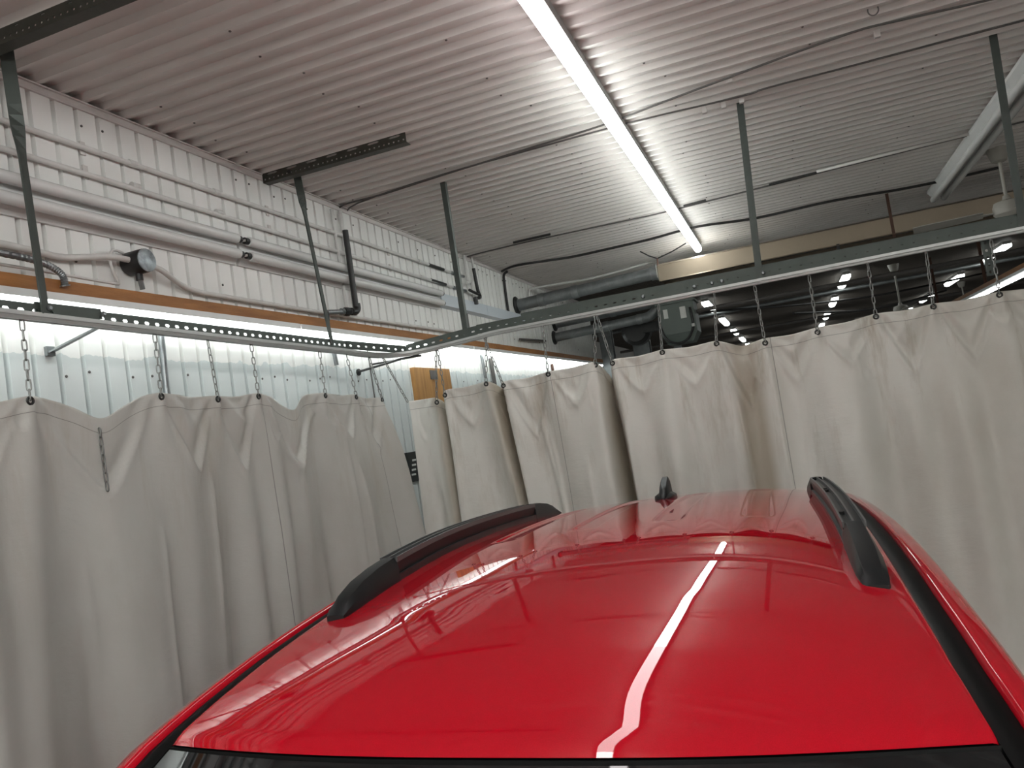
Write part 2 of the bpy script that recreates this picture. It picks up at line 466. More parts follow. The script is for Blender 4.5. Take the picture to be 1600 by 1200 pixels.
for x, ys, lb in ((-.615, (-5.4,), 'added fill batten light at the far start of the row above the car'), (1.42, (-5.2, -2.8), 'added fill batten light of the middle row behind the bonnet'),
                  (3.6, (-5.2, -2.8), 'added fill batten light in the neighbouring bay'),
                  (6.2, (-5.2,), 'added fill batten light towards the right wall')):
    for y0 in ys:  # unseen battens added to brighten the room evenly
        batten('fluorescent_light', x, y0, y0 + 2.32, HC, 'lampfill', lb + ('' if len(ys) == 1 else ', against the end wall' if y0 < -5 else ', away from the end wall'), 'added fill battens out of frame')

def strip(name, x, y0, y1, z, label, group):
    """wall strip light hung under the beam: sloped white back channel and a glowing lens"""
    e = empty(name, (x, (y0 + y1) / 2, z - .055))
    MB().hexa([(x - .055, y0, z - .004), (x + .045, y0, z - .004), (x + .045, y1, z - .004), (x - .055, y1, z - .004),
               (x - .055, y0, z + .022), (x + .045, y0, z + .022), (x + .045, y1, z + .022), (x - .055, y1, z + .022)]).build('channel', 'white', e)
    pr = [(-.010, 0), (-.009, -.014), (-.003, -.023), (.010, -.026), (.026, -.023), (.035, -.014), (.038, 0)]
    MB().loft([[(x + a, yy, z - .0045 + b) for a, b in pr] for yy in (y0 + .004, y1 - .004)]).build('lens', 'lampwall', e, smooth=50)
    tag(e, label, 'light', group)
    return e
sl = [(-1.2, 1.12, 'lit strip light under the wooden beam beside the car bonnet'),
      (1.13, 3.45, 'lit strip light under the wooden beam below the round junction box'),
      (3.46, 5.78, 'lit strip light under the wooden beam behind the rail corner'),
      (5.79, 8.1, 'lit strip light under the wooden beam, past the plywood board'),
      (8.11, 10.33, 'lit strip light at the far end of the wooden beam')]
for y0, y1, lb in sl: strip('strip_light', -2.298, y0, y1, CZ + .659, lb, 'strip lights under the wooden beam')

# ------------------------------------------------------------------ far lights
def far_light(x, y, L, lb):
    e = empty('far_light', (x, y, HC - .09))
    MB().box((x - .05, y - L / 2, HC - .035), (x + .05, y + L / 2, HC)).build('housing', 'housing', e)
    pr = [(-.055, 0), (-.05, -.04), (-.02, -.055), (.02, -.055), (.05, -.04), (.055, 0)]
    MB().loft([[(x + a, yy, HC - .0355 + b) for a, b in pr] for yy in (y - L / 2, y + L / 2)]).build('diffuser', 'lampfar', e)
    tag(e, lb, 'light', 'lights in the dark hall beyond the curtain')
for x, lb in ((-.99, 'lit light beyond the curtain in the row behind the burner box'),
              (.975, 'lit light beyond the curtain in the middle row'),
              (2.96, 'lit light beyond the curtain in the row past the far fan')):
    for k in range(5):
        far_light(x, 12.75 + 3.03 * k, 1.25, lb + ', ' + ('first', 'second', 'third', 'fourth', 'fifth')[k] + ' from the heater')

# ------------------------------------------------------------------ wooden beam on the wall
tag(MB().box((WX - .003, -1.3, CZ + .681), (WX + .105, 10.34, CZ + .727)).build('wooden_beam', 'wood'),
    'long orange brown timber beam fixed along the white corrugated wall', 'beam')

# ------------------------------------------------------------------ curtain rail
YR = 4.248; XL = -2.198
def zl(y):          # track underside height along the left run
    return CZ + np.interp(y, [-1, 1.77, 2.39, 3.0, 3.75, 4.1], [.568, .563, .551, .539, .528, .508])
rail = empty('curtain_rail', (XL, 2.4, CZ + .54))
path = [(XL, y, zl(y)) for y in (-.6, .5, 1.2, 1.77, 2.39, 3.0, 3.5)]
path += [(-2.193, 3.75, CZ + .527), (-2.175, 3.92, CZ + .515), (-2.135, 4.06, CZ + .508), (-2.06, 4.155, CZ + .506), (-1.95, 4.21, CZ + .510), (-1.80, 4.235, CZ + .520), (-1.6, 4.24, CZ + .532)]
path += [(x, 4.24, CZ + .538 + (x > .3) * .003) for x in (-1.49, -1.0, 0, 1, 2.2, 3.4)]
# aluminium track: grooved C section, separate lengths
cp = [(-.014, 0), (-.005, 0), (-.005, .004), (.005, .004), (.005, 0), (.014, 0), (.016, .009), (.013, .011), (.016, .014), (.016, .027), (-.014, .027)]
def cut(i0, i1): return smoothpath(path[i0:i1 + 1], 4)
for a, b in ((0, 3), (3, 7), (7, 13), (13, 15), (15, 17), (17, 19)):
    MB().sweep(cut(a, b), cp).build('track', 'track', rail, smooth=35)
# slotted steel angles carrying the track
def angle(pts, name, m, slot, zh=.055, zoff=.030, skip=(), flange=.04):
    b = MB(); (p0, p1) = pts
    b.slotted(p0, p1, zoff, zh, .0035, .051, slot[0], slot[1], zh * .48, skip)
    d = Vector(p1) - Vector(p0); e = Vector((d.x, d.y, 0)).normalized(); nm = Vector((e.y, -e.x, 0))
    q = [Vector(p0), Vector(p1)]; z = Vector((0, 0, zoff + zh))
    b.hexa([q[0] + z, q[1] + z, q[1] + z - nm * flange, q[0] + z - nm * flange] + [v + z + Vector((0, 0, .0035)) for v in (q[0], q[1], q[1] - nm * flange, q[0] - nm * flange)])
    return b.build(name, m, rail)
nl = int((3.78 + .5) / .051)
sk = [int((y + .5) / .051) for y in (1.97, 2.02, 2.07)]
angle(((XL, -.5, zl(-.5)), (XL, 3.78, zl(3.78))), 'slotted_angle', 'railsteel', (.027, .013), zh=.041, skip=sk)
angle(((XL + .004, 3.77, CZ + .526), (-2.06, 4.20, CZ + .495)), 'slotted_angle', 'railsteel', (.022, .011), zh=.043)
angle(((-2.08, 4.249, CZ + .500), (-1.62, 4.249, CZ + .530)), 'slotted_angle', 'railsteel', (.024, .010), zh=.050)
angle(((-1.62, 4.245, CZ + .533), (-.42, 4.245, CZ + .534)), 'slotted_angle', 'railsteel', (.018, .006), zh=.050)
angle(((-.60, 4.2415, CZ + .536), (3.4, 4.2415, CZ + .543)), 'slotted_angle', 'railsteel', (.010, .003), zh=.052)
MB().box((-1.35, 4.255, CZ + .605), (3.4, 4.262, CZ + .634)).build('upper_angle', 'railsteel', rail)
MB().box((XL - .006, 1.90, CZ + .590), (XL - .001, 2.16, CZ + .626)).build('splice_plate', 'darksteel', rail)
for x in (-.655, -.385, -.295, -.245, -.04): MB().lathe((x, 4.238, CZ + .590), (0, -1, 0), [(.010, 0), (.010, .006), (.006, .012)], 8).build('bolt', 'galv', rail)
for y in (1.945, 2.16): MB().lathe((XL + .003, y, CZ + .607), (1, 0, 0), [(.009, 0), (.009, .006), (.006, .012)], 8).build('bolt', 'galv', rail)
tag(rail, 'grey curtain track with slotted steel angle running round the corner', 'curtain rail')

# ------------------------------------------------------------------ hanger bars
def flatbar(name, top, bot, wd, th, ang0, ang1, tw0, tw1, label, m='darksteel', n=24):
    """flat bar with a twist between fractions tw0..tw1 of its length"""
    top = Vector(top); bot = Vector(bot); rings = []
    for i in range(n + 1):
        t = i / n; p = top.lerp(bot, t)
        k = min(1, max(0, (t - tw0) / max(1e-6, tw1 - tw0))); k = k * k * (3 - 2 * k)
        a = math.radians(ang0 + (ang1 - ang0) * k); e = Vector((math.cos(a), math.sin(a), 0)); f = Vector((-math.sin(a), math.cos(a), 0))
        rings.append([p + e * (sx * wd / 2) + f * (sy * th / 2) for sx, sy in ((-1, -1), (1, -1), (1, 1), (-1, 1))])
    o = MB().loft(rings).build(name, m)
    tag(o, label, 'hanger', 'hanger bars of the curtain rail'); return o
flatbar('hanger_bar', (-2.21, 1.915, HC - .01), (XL + .008, 1.928, CZ + .585), .042, .006, 40, 112, .20, .42, 'twisted flat steel hanger bar dropping in front of the big dead tubes')
flatbar('hanger_bar', (-2.205, 3.53, HC - .01), (XL + .008, 3.62, CZ + .575), .040, .006, 10, 100, .08, .24, 'twisted flat steel hanger bar under the short slotted ceiling channel')
def anglebar(name, top, bot, label, s=.030):
    top = Vector(top); bot = Vector(bot)
    pr = [(-s / 2, 0), (s / 2, 0), (s / 2, s), (s / 2 - .004, s), (s / 2 - .004, .004), (-s / 2, .004)]
    o = MB().loft([[p + Vector((a, b, 0)) for a, b in pr] for p in (top, bot)]).build(name, 'darksteel')
    tag(o, label, 'hanger', 'hanger bars of the curtain rail')
anglebar('hanger_bar', (-1.70, 4.25, HC + .002), (-1.694, 4.248, CZ + .575), 'straight steel hanger bar in front of the blank wall plate')
anglebar('hanger_bar', (-.013, 4.238, HC + .002), (-.061, 4.236, CZ + .565), 'straight steel hanger bar crossing the brown heater reflector', .034)
anglebar('hanger_bar', (1.134, 4.236, HC + .002), (1.112, 4.236, CZ + .575), 'straight steel hanger bar crossing the dead twin tube light', .034)

# slotted channels on the ceiling
def channel(x0, x1, y, label, holes):
    e = empty('slotted_channel', ((x0 + x1) / 2, y, HC - .05))
    b = MB(); b.slotted((x0, y, HC - .046), (x1, y, HC - .046), 0, .026, .003, .026, .010, .008, .013)
    b.slotted((x0, y, HC - .020), (x1, y, HC - .020), 0, .022, .003, .104, .066 if holes else .02, .010 if holes else .004, .011)
    b.build('slotted_flange', 'brownsteel', e)
    MB().box((x0, y - .003, HC - .050), (x1, y + .042, HC - .046)).build('bottom_flange', 'brownsteel', e)
    MB().lathe((x0 + .16, y - .003, HC - .03), (0, -1, 0), [(.01, 0), (.01, .006), (.006, .011)], 8).build('bolt', 'blackiron', e)
    tag(e, label, 'channel')
channel(-2.345, -1.525, 3.435, 'short slotted steel channel on the ceiling, fully in view', True)
channel(-2.34, -.9, 1.835, 'longer slotted steel channel on the ceiling holding the nearest twisted bar', False)

# ------------------------------------------------------------------ curtains
def curtain(name, plan, tops, seams, zbot, nu, nv, grom, normal_sign, seed, dirt, label, shear=None, fold=.0105, bands=(), tone=1.0, grime=None):
    """plan: list of (u, x, y); tops: list of (u, z)"""
    r = np.random.default_rng(seed)
    pu = np.array([p[0] for p in plan]); px = np.array([p[1] for p in plan]); py = np.array([p[2] for p in plan])
    U = np.linspace(pu[0], pu[-1], nu)
    X = np.interp(U, pu, px); Y = np.interp(U, pu, py)
    k = np.ones(5) / 5
    def sm(a):
        for _ in range(2): a = np.convolve(np.pad(a, 2, 'edge'), k, 'valid')
        return a
    X = sm(X); Y = sm(Y)
    tu = np.array([t[0] for t in tops]); tz = np.array([t[1] for t in tops])
    Z = np.interp(U, tu, tz); Z = sm(sm(Z))
    # between eyelets the hem sags a little
    gu = np.array(sorted(g for g in grom))
    NX = np.where(True, 1.0 if normal_sign[0] else 0.0, 0.0) * normal_sign[0]; NY = float(normal_sign[1])
    nrm = np.array([normal_sign[0], normal_sign[1]], float)
    V = np.linspace(0, 1, nv) ** 1.25
    Ug, Vg = np.meshgrid(U, V, indexing='ij')
    depth = Vg * (Z[:, None] - zbot)
    d = np.zeros_like(Ug)
    # broad drapery folds, anchored softly at the hem
    for i in range(9):
        wl = r.uniform(.16, .75); ph = r.uniform(0, 6.28); am = fold * (wl / .35) ** .8
        sway = r.uniform(-.05, .05)
        d += am * np.sin(2 * np.pi * (Ug + sway * depth) / wl + ph + .6 * np.sin(depth * 1.1 + ph)) * (.30 + .70 * np.clip(depth / .6, 0, 1))
    # sharp ridges
    for i in range(int((U[-1] - U[0]) * 4.5)):
        c = r.uniform(U[0], U[-1]); sl = r.uniform(-.10, .10); wdt = r.uniform(.010, .030); am = r.uniform(-.009, .020)
        d0 = r.uniform(.0, .5); d1 = d0 + r.uniform(.4, 1.6)
        d += am * np.exp(-np.abs((Ug - c - sl * depth) / wdt) ** 1.4) * np.clip((depth - d0) / .12, 0, 1) * np.clip((d1 - depth) / .35, 0, 1)
    # pleats radiating from the eyelets
    for g in gu:
        ang = np.arctan2(Ug - g, depth + .05)
        d += .012 * np.cos(9 * ang + r.uniform(-1, 1)) * np.exp(-((Ug - g) / .16) ** 2) * np.exp(-depth / .32) * np.clip(depth / .04, 0, 1)
        d += .015 * np.exp(-((Ug - g) / .06) ** 2) * np.exp(-depth / .5)
    # swag wrinkles between eyelets
    for a, b in zip(gu[:-1], gu[1:]):
        if b - a < .15: continue
        s = (Ug - a) / (b - a); m_ = (s > 0) & (s < 1)
        dip = r.uniform(.16, .34); n_ = r.uniform(.05, .085)
        q = depth - dip * (1 - np.abs(2 * s - 1) ** 1.3)
        d += np.where(m_, r.uniform(.010, .020) * np.exp(-np.abs(q / .020) ** 1.25) * np.sin(np.pi * np.clip(s, 0, 1)) ** .7, 0)
        d += np.where(m_, -.018 * np.exp(-((q + n_) / .05) ** 2) * np.sin(np.pi * np.clip(s, 0, 1)), 0)
    # small hanging puckers with crisp crescent edges just under the hem
    for i in range(int((U[-1] - U[0]) * 3.0)):
        c = r.uniform(U[0], U[-1]); hw = r.uniform(.04, .09); dp = r.uniform(.10, .30); tilt = r.uniform(-.25, .25); am = r.uniform(.006, .013)
        s = (Ug - c - tilt * depth) / hw; m_ = np.abs(s) < 1
        q = depth - dp * (1 - np.abs(s) ** 2)
        d += np.where(m_, am * (np.exp(-np.abs(q / .011) ** 1.2) - .55 * np.exp(-((q + .035) / .03) ** 2)) * (1 - np.abs(s)) ** .5 * np.clip((depth - .03) / .05, 0, 1), 0)
    d = np.where(depth < .050, d + .0022, d)
    GX = X[:, None] + nrm[0] * d; GY = Y[:, None] + nrm[1] * d
    if shear is not None:
        sx, sy = shear(Ug, depth); GX = GX + sx; GY = GY + sy
    GZ = Z[:, None] - depth
    verts = np.stack([GX, GY, GZ], -1).reshape(-1, 3)
    org = verts.mean(0); org[2] = zbot
    idx = np.arange(nu * nv).reshape(nu, nv)
    q = np.stack([idx[:-1, :-1], idx[1:, :-1], idx[1:, 1:], idx[:-1, 1:]], -1).reshape(-1, 4)
    e = empty(name, Vector(org))
    me = bpy.data.meshes.new('curtain_sheet')
    me.from_pydata((verts - org).tolist(), [], q.tolist())
    me.polygons.foreach_set('use_smooth', [True] * len(me.polygons))
    ul = me.uv_layers.new(name='cloth')
    li = np.empty(len(me.loops), dtype=np.int32); me.loops.foreach_get('vertex_index', li)
    uvs = np.stack([Ug.reshape(-1)[li], depth.reshape(-1)[li]], -1)
    ul.data.foreach_set('uv', uvs.reshape(-1).astype(np.float32))
    me.materials.append(curtain_mat(name + '_vinyl', seams, dirt, bands, tone, grime))
    o = bpy.data.objects.new('curtain_sheet', me); COL.objects.link(o); o.parent = e
    md = o.modifiers.new('thickness', 'SOLIDIFY'); md.thickness = .0016; md.offset = 0
    # eyelets
    out = {}
    first = None
    for g in grom:
        i = int(np.argmin(np.abs(U - g))); j = int(np.argmin(np.abs(depth[i] - .020)))
        p = Vector(verts[idx[i, j]])
        if first is None:
            b = MB(); n1, n2 = 14, 6
            nn = Vector((nrm[0], nrm[1], 0)); sd = Vector((nn.y, -nn.x, 0))
            vs = []; fs = []
            for a in range(n1):
                ca = 2 * math.pi * a / n1
                for c in range(n2):
                    cb = 2 * math.pi * c / n2
                    rr = .0105 + .0045 * math.cos(cb)
                    vs.append(sd * (rr * math.cos(ca)) + Vector((0, 0, rr * math.sin(ca))) + nn * (.0035 * math.sin(cb)))
            for a in range(n1):
                for c in range(n2):
                    fs.append((a * n2 + c, ((a + 1) % n1) * n2 + c, ((a + 1) % n1) * n2 + (c + 1) % n2, a * n2 + (c + 1) % n2))
            b.add(vs, fs); first = b.build('eyelet', 'grommet', e, smooth=True, origin=(0, 0, 0), local=True); eo = first
        else:
            eo = first.copy(); COL.objects.link(eo); eo.parent = e
        eo.location = p + Vector((nrm[0], nrm[1], 0)) * .002 - Vector(org)
        out[g] = p
    tag(e, label, 'curtain')
    return out
H3 = .020
LG = [(-.3, .30), (.2, .30), (.75, .302), (1.3, .300), (1.825, .302), (2.369, .309), (2.681, .294), (2.938, .304), (3.469, .300), (3.77, .290), (4.022, .268)]
Ltop = [(-.5, .30)]
for i, (u, z) in enumerate(LG):
    Ltop.append((u, z))
    if i + 1 < len(LG):
        u2, z2 = LG[i + 1]
        if u == 1.825: Ltop += [(1.90, .298), (2.00, .266), (2.075, .222), (2.095, .212), (2.115, .222), (2.20, .262), (2.30, .300)]
        elif u == 2.938: Ltop += [(3.03, .285), (3.14, .240), (3.205, .208), (3.225, .222), (3.28, .275), (3.36, .298)]
        elif u < 1.8: Ltop += [((u + u2) / 2, (z + z2) / 2 - .05)]
        else: Ltop += [((u + u2) / 2, (z + z2) / 2 - .012)]
Ltop.append((4.05, .262))
Ltop = [(u, CZ + z + H3) for u, z in Ltop]
def lshear(U, dep):
    t = np.clip((U - 3.3) / .75, 0, 1) ** 2
    k = np.clip(dep, 0, 1.4)
    return t * (.17 * k + .02 * np.sin(dep * 5)), t * .13 * k
eyeL = curtain('left_curtain', [(-.5, XL, -.5), (3.9, XL, 3.9), (4.05, XL + .02, 4.05)], Ltop, [2.96, 1.15, 3.9], .05, 520, 110,
               [g[0] for g in LG], (1, 0), 11, .35, 'off white vinyl curtain hanging along the white corrugated wall', lshear, fold=.0125, tone=.93)
# rear curtain: plan path folds back between the close eyelet pairs
RG = [(-1.931, .227), (-1.871, .263), (-1.601, .272), (-1.502, .253), (-1.238, .264), (-.968, .276), (-.869, .270), (-.598, .275), (-.319, .274), (-.084, .245), (.165, .252), (.439, .272), (.690, .271), (.964, .272), (1.24, .272), (1.52, .27), (1.80, .272), (2.1, .27), (2.4, .27), (2.7, .27)]
xy = [(-2.125, YR + .01), (-1.94, YR), (-1.915, YR + .05), (-1.905, YR + .13), (-1.893, YR + .05), (-1.878, YR - .01), (-1.62, YR - .005), (-1.585, YR), (-1.565, YR + .05), (-1.550, YR + .12), (-1.530, YR + .05), (-1.510, YR - .01),
      (-1.24, YR - .005), (-.975, YR), (-.950, YR + .05), (-.925, YR + .16), (-.905, YR + .06), (-.880, YR - .015), (-.6, YR), (-.32, YR - .01), (-.20, YR + .04), (-.10, YR), (.165, YR), (2.8, YR)]
plan = []; u = 0.0
for i, (x, y) in enumerate(xy):
    if i: u += math.hypot(x - xy[i - 1][0], y - xy[i - 1][1])
    plan.append((u, x, y))
def x2u(x):
    best = min(range(len(plan) - 1), key=lambda i: 0 if plan[i][1] <= x <= plan[i + 1][1] else 1)
    a, b = plan[best], plan[best + 1]; return a[0] + (x - a[1]) / (b[1] - a[1]) * (b[0] - a[0])
Rt = [(x2u(-2.12), .232)]
dips = {-1.931: .14, -1.601: .215, -.968: .155, -.319: .222}
for i, (x, z) in enumerate(RG):
    Rt.append((x2u(x), z))
    if i + 1 < len(RG):
        x2, z2 = RG[i + 1]
        if x in dips: Rt += [(x2u((x + x2) / 2), dips[x])]
        else: Rt += [(x2u((x + x2) / 2), (z + z2) / 2 - .010)]
Rt.append((plan[-1][0], .27))
Rt = [(a, CZ + z + H3) for a, z in Rt]
ru = {x: x2u(x) for x, _ in RG}
def rshear(U, dep):
    k = np.clip(dep, 0, 1.5)
    t = np.exp(-((U - x2u(-1.55)) / .25) ** 2) * .10 * k + np.exp(-((U - x2u(-.92)) / .3) ** 2) * .04 * k
    return t, 0 * U
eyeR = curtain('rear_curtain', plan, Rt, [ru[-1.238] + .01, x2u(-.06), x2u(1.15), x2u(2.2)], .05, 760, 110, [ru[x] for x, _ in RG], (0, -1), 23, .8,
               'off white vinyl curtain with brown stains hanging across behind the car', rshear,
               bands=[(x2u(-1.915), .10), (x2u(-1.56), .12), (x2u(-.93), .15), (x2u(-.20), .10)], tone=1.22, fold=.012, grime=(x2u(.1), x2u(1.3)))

# ------------------------------------------------------------------ chains
def link_mesh():
    b = MB(); L, wd, r = .039, .018, .0026; n1, n2 = 14, 5; vs = []; fs = []
    hw = wd / 2 - r; hl = L / 2 - r
    for a in range(n1):
        t = 2 * math.pi * a / n1
        cx = hw * math.cos(t); cz = (hl - hw) * (1 if math.sin(t) > 0 else -1) * (1 if abs(math.sin(t)) > 1e-6 else 0) + hw * math.sin(t)
        nx, nz = math.cos(t), math.sin(t)
        for c in range(n2):
            q = 2 * math.pi * c / n2
            vs.append((cx + nx * r * math.cos(q), r * math.sin(q), cz + nz * r * math.cos(q)))
    for a in range(n1):
        for c in range(n2): fs.append((a * n2 + c, ((a + 1) % n1) * n2 + c, ((a + 1) % n1) * n2 + (c + 1) % n2, a * n2 + (c + 1) % n2))
    me = bpy.data.meshes.new('link'); me.from_pydata(vs, [], fs); me.materials.append(M['chain'])
    me.polygons.foreach_set('use_smooth', [True] * len(me.polygons)); me.update(); return me
LINK = link_mesh(); LP = .0305
ORD = ['first', 'second', 'third', 'fourth', 'fifth', 'sixth', 'seventh', 'eighth', 'ninth', 'tenth', 'eleventh', 'twelfth', 'thirteenth', 'fourteenth', 'fifteenth', 'sixteenth', 'seventeenth', 'eighteenth', 'nineteenth', 'twentieth']
def chain(top, bot, label, group, hook=True, rot=0.0):
    top = Vector(top); bot = Vector(bot); d = bot - top; L = d.length; n = max(1, round(L / LP)); p = L / n
    e = empty('chain', bot)
    R = d.normalized().to_track_quat('-Z', 'Y').to_matrix()
    for k in range(n):
        o = bpy.data.objects.new('link', LINK); COL.objects.link(o); o.parent = e
        m = R @ Matrix.Rotation(rot + (k % 2) * math.pi / 2 + random.uniform(-.25, .25), 3, 'Z')
        o.matrix_local = Matrix.Translation(top + d * ((k + .5) / n) - bot) @ m.to_4x4()
        o.scale = (1, 1, p / LP)
    if hook:
        c = top + Vector((0, 0, .010))
        MB().lathe(c - Vector((0, 0, .012)), (0, 0, 1), [(.003, 0), (.0065, .004), (.0065, .012), (.004, .022), (.004, .034)], 8).build('trolley_hook', 'chain', e)
    tag(e, label, 'chain', group)
for k, (g, p) in enumerate(sorted(eyeL.items(), reverse=True)):
    if g < 1.0: continue
    tpx = {1.825: (25, 503), 2.369: (235, 521), 2.681: (319, 530), 2.938: (388, 538), 3.469: (496, 550), 3.77: (538, 553)}
    ytop = onx(*tpx[g], XL).y + .02 if g in tpx else g
    tp = Vector((XL, ytop, zl(ytop) - .002))
    if g == 4.022: tp = Vector((-2.168, 3.95, CZ + .508))
    chain(tp, p + Vector((.002, 0, .002)), ORD[k] + ' steel chain from the rail corner holding up the wall curtain', 'chains of the wall curtain')
for k, (x, _) in enumerate(RG):
    tpr = {-1.931: (681, 549), -1.871: (684, 548), -1.601: (760, 530), -1.502: (757, 530), -1.238: (848, 510), -.968: (929, 494), -.869: (933, 493), -.598: (1029, 477), -.319: (1116, 460), -.084: (1179, 447), .165: (1264, 430), .439: (1356, 412), .690: (1447, 394), .964: (1548, 374)}
    p = eyeR[ru[x]]; xt = ony(*tpr[x], 4.238).x if x in tpr else x
    chain((xt, 4.238, CZ + np.interp(xt, [-2.1, -1.9, -1.6, 4], [.505, .512, .53, .538]) - .001), p + Vector((0, -.002, .002)), ORD[k] + ' steel chain from the rail corner holding up the stained rear curtain', 'chains of the rear curtain')
chain((-2.14, 4.06, CZ + .506), (-2.095, 4.20, CZ + .245), 'steel chain hanging in the gap between the two curtains', None)
pl = onx(155, 669, XL + .012)
chain(pl, pl + Vector((.0, .004, -.212)), 'loose chain end dangling in front of the wall curtain', None, hook=False)
pl = onx(460, 655, XL + .012)

# ------------------------------------------------------------------ twin tube (unlit) fittings
def dead_fitting(name, axis_pts, up, out, label, ends=True, th=.030, spread=.036, chan=.075, tr=.0225, tubes=True, group=None):
    """back channel with two dead tubes; out: direction away from the surface, up: across"""
    a, b = [Vector(p) for p in axis_pts]; up = Vector(up); out = Vector(out); e = empty(name, (a + b) / 2)
    ch = MB()
    def ring(p): return [p - up * chan, p - up * chan + out * th * .35, p - up * chan * .55 + out * th, p + up * chan * .55 + out * th, p + up * chan + out * th * .35, p + up * chan]
    ch.loft([ring(a), ring(b)]).build('back_channel', 'white', e)
    d = (b - a).normalized()
    for s in (-1, 1):
        c = up * (spread * s) + out * (th + tr + .006)
        if tubes:
            MB().tube([a + c + d * .03, a + c + d * .031, b + c - d * .031, b + c - d * .03], [tr * .9, tr, tr, tr * .9], 12).build('tube', 'deadtube', e, smooth=40)
            for q, sg in ((a, 1), (b, -1)):
                MB().tube([q + c + d * (.004 * sg), q + c + d * (.030 * sg)], tr * .72, 10).build('tube_cap', 'blackiron', e)
                p = q + up * (spread * s) + d * (.010 * sg)
                MB().tube([p + out * th * .8, p + out * (th + tr + .014)], .009, 6).build('lamp_holder', 'conduit', e)
    tag(e, label, 'light', group); return e
zc = CZ + 1.032
dead_fitting('twin_tube_light', ((WX, .83, zc), (WX, 3.13, zc)), (0, 0, 1), (1, 0, 0), 'unlit twin tube wall light behind the nearest twisted hanger bar', group='unlit wall lights')
dead_fitting('twin_tube_light', ((WX, 3.15, zc), (WX, 5.44, zc)), (0, 0, 1), (1, 0, 0), 'unlit twin tube wall light crossed by the black iron pipe', group='unlit wall lights')
e = empty('blank_light_plate', (WX, 6.6, zc - .05))
for y0, y1 in ((5.46, 6.41), (6.415, 7.68)):
    MB().hexa([(WX, y0, zc - .055), (WX + .035, y0, zc - .04), (WX + .035, y1, zc - .04), (WX, y1, zc - .055), (WX, y0, zc + .062), (WX + .035, y0, zc + .05), (WX + .035, y1, zc + .05), (WX, y1, zc + .062)]).build('cover_plate', 'bluewhite', e)
tag(e, 'blank bluish white wall plate continuing the unlit wall lights', 'plate')
# ceiling one on the right
dead_fitting('twin_tube_light', ((1.42, 3.6, HC - .001), (1.42, 7.62, HC - .001)), (1, 0, 0), (0, 0, -1), 'unlit twin tube ceiling light beside the ceiling fan', th=.055, spread=.042, chan=.074, tr=.024)

# ------------------------------------------------------------------ conduits and pipes on the wall
def pipe(name, pts, r, m, label, cat='pipe', smooth_n=0, n=8, group=None):
    if smooth_n: pts = smoothpath(pts, smooth_n)
    o = MB().tube(pts, r, n).build(name, m, smooth=50)
    tag(o, label, cat, group); return o
def clip(parent, p, r, axis=(0, 1, 0)):
    MB().lathe(Vector(p) - Vector(axis) * .01, axis, [(r * 1.35, 0), (r * 1.35, .02)], 10).build('pipe_clip', 'conduit', parent)
for z0, z1, lb in ((1.290, 1.285, 'upper of the two thin painted conduits below the ceiling'), (1.200, 1.166, 'lower of the two thin painted conduits below the ceiling')):
    e = empty('wall_conduit', (WX + .03, 3.5, CZ + z0))
    P = lambda y: Vector((WX + .016, y, CZ + np.interp(y, [2, 5.8], [z0, z1])))
    MB().tube([P(-1), P(5.75)], .011, 10).build('conduit_run', 'conduit', e, smooth=50)
    for y in (2.55, 3.05, 4.4, 5.2): MB().lathe(P(y), (0, 1, 0), [(.0145, -.02), (.0145, .02)], 10).build('coupling', 'conduit', e)
    for y in (2.32, 3.45, 4.75): MB().box((WX, y - .012, P(y).z - .026), (WX + .006, y + .012, P(y).z + .026)).build('conduit_clip', 'trim', e)
    MB().tube([P(5.35), P(5.62)], .0125, 8).build('black_joint', 'blackiron', e)
    MB().tube([P(5.78), P(6.02)], .012, 8).build('end_joint', 'galv', e)
    tag(e, lb, 'conduit')
# junction box with its cables
e = empty('junction_box', (WX, 2.47, CZ + .80))
MB().lathe((WX, 2.475, CZ + .862), (1, 0, 0), [(.040, 0), (.047, .01), (.047, .088), (.044, .094)], 24).build('box_body', 'blackiron', e, smooth=40)
MB().lathe((WX + .0945, 2.475, CZ + .862), (1, 0, 0), [(.046, 0), (.046, .004), (.040, .007)], 24).build('cover', mat('stained_zinc_cover', (0.52, 0.58, 0.62), .4, metal=.5, col2=(.16, .18, .19), scale=26), e, smooth=40)
MB().tube([(WX + .05, 2.475, CZ + .82), (WX + .05, 2.475, CZ + .79)], .014, 10).build('gland', 'blackiron', e)
MB().tube([(WX + .05, 2.478, CZ + .795), (WX + .045, 2.49, CZ + .757)], .010, 8).build('drop_pipe', 'galv', e)
tag(e, 'round black junction box with stained zinc cover on the wall', 'junction box')
pipe('wall_conduit', [(WX + .022, .2, CZ + .85), (WX + .022, 1.7, CZ + .85), (WX + .022, 2.02, CZ + .845), (WX + .022, 2.14, CZ + .838), (WX + .03, 2.25, CZ + .852), (WX + .045, 2.34, CZ + .866), (WX + .05, 2.435, CZ + .866)], .0125, 'conduit', 'painted conduit bending up into the round junction box', 'conduit', 4)
pipe('wall_conduit', [(WX + .05, 2.515, CZ + .858), (WX + .045, 2.60, CZ + .852), (WX + .03, 2.70, CZ + .818), (WX + .022, 2.80, CZ + .796), (WX + .02, 3.0, CZ + .790), (WX + .02, 4.0, CZ + .788), (WX + .02, 5.6, CZ + .80)], .0115, 'conduit', 'painted conduit leaving the junction box and running above the beam', 'conduit', 4)
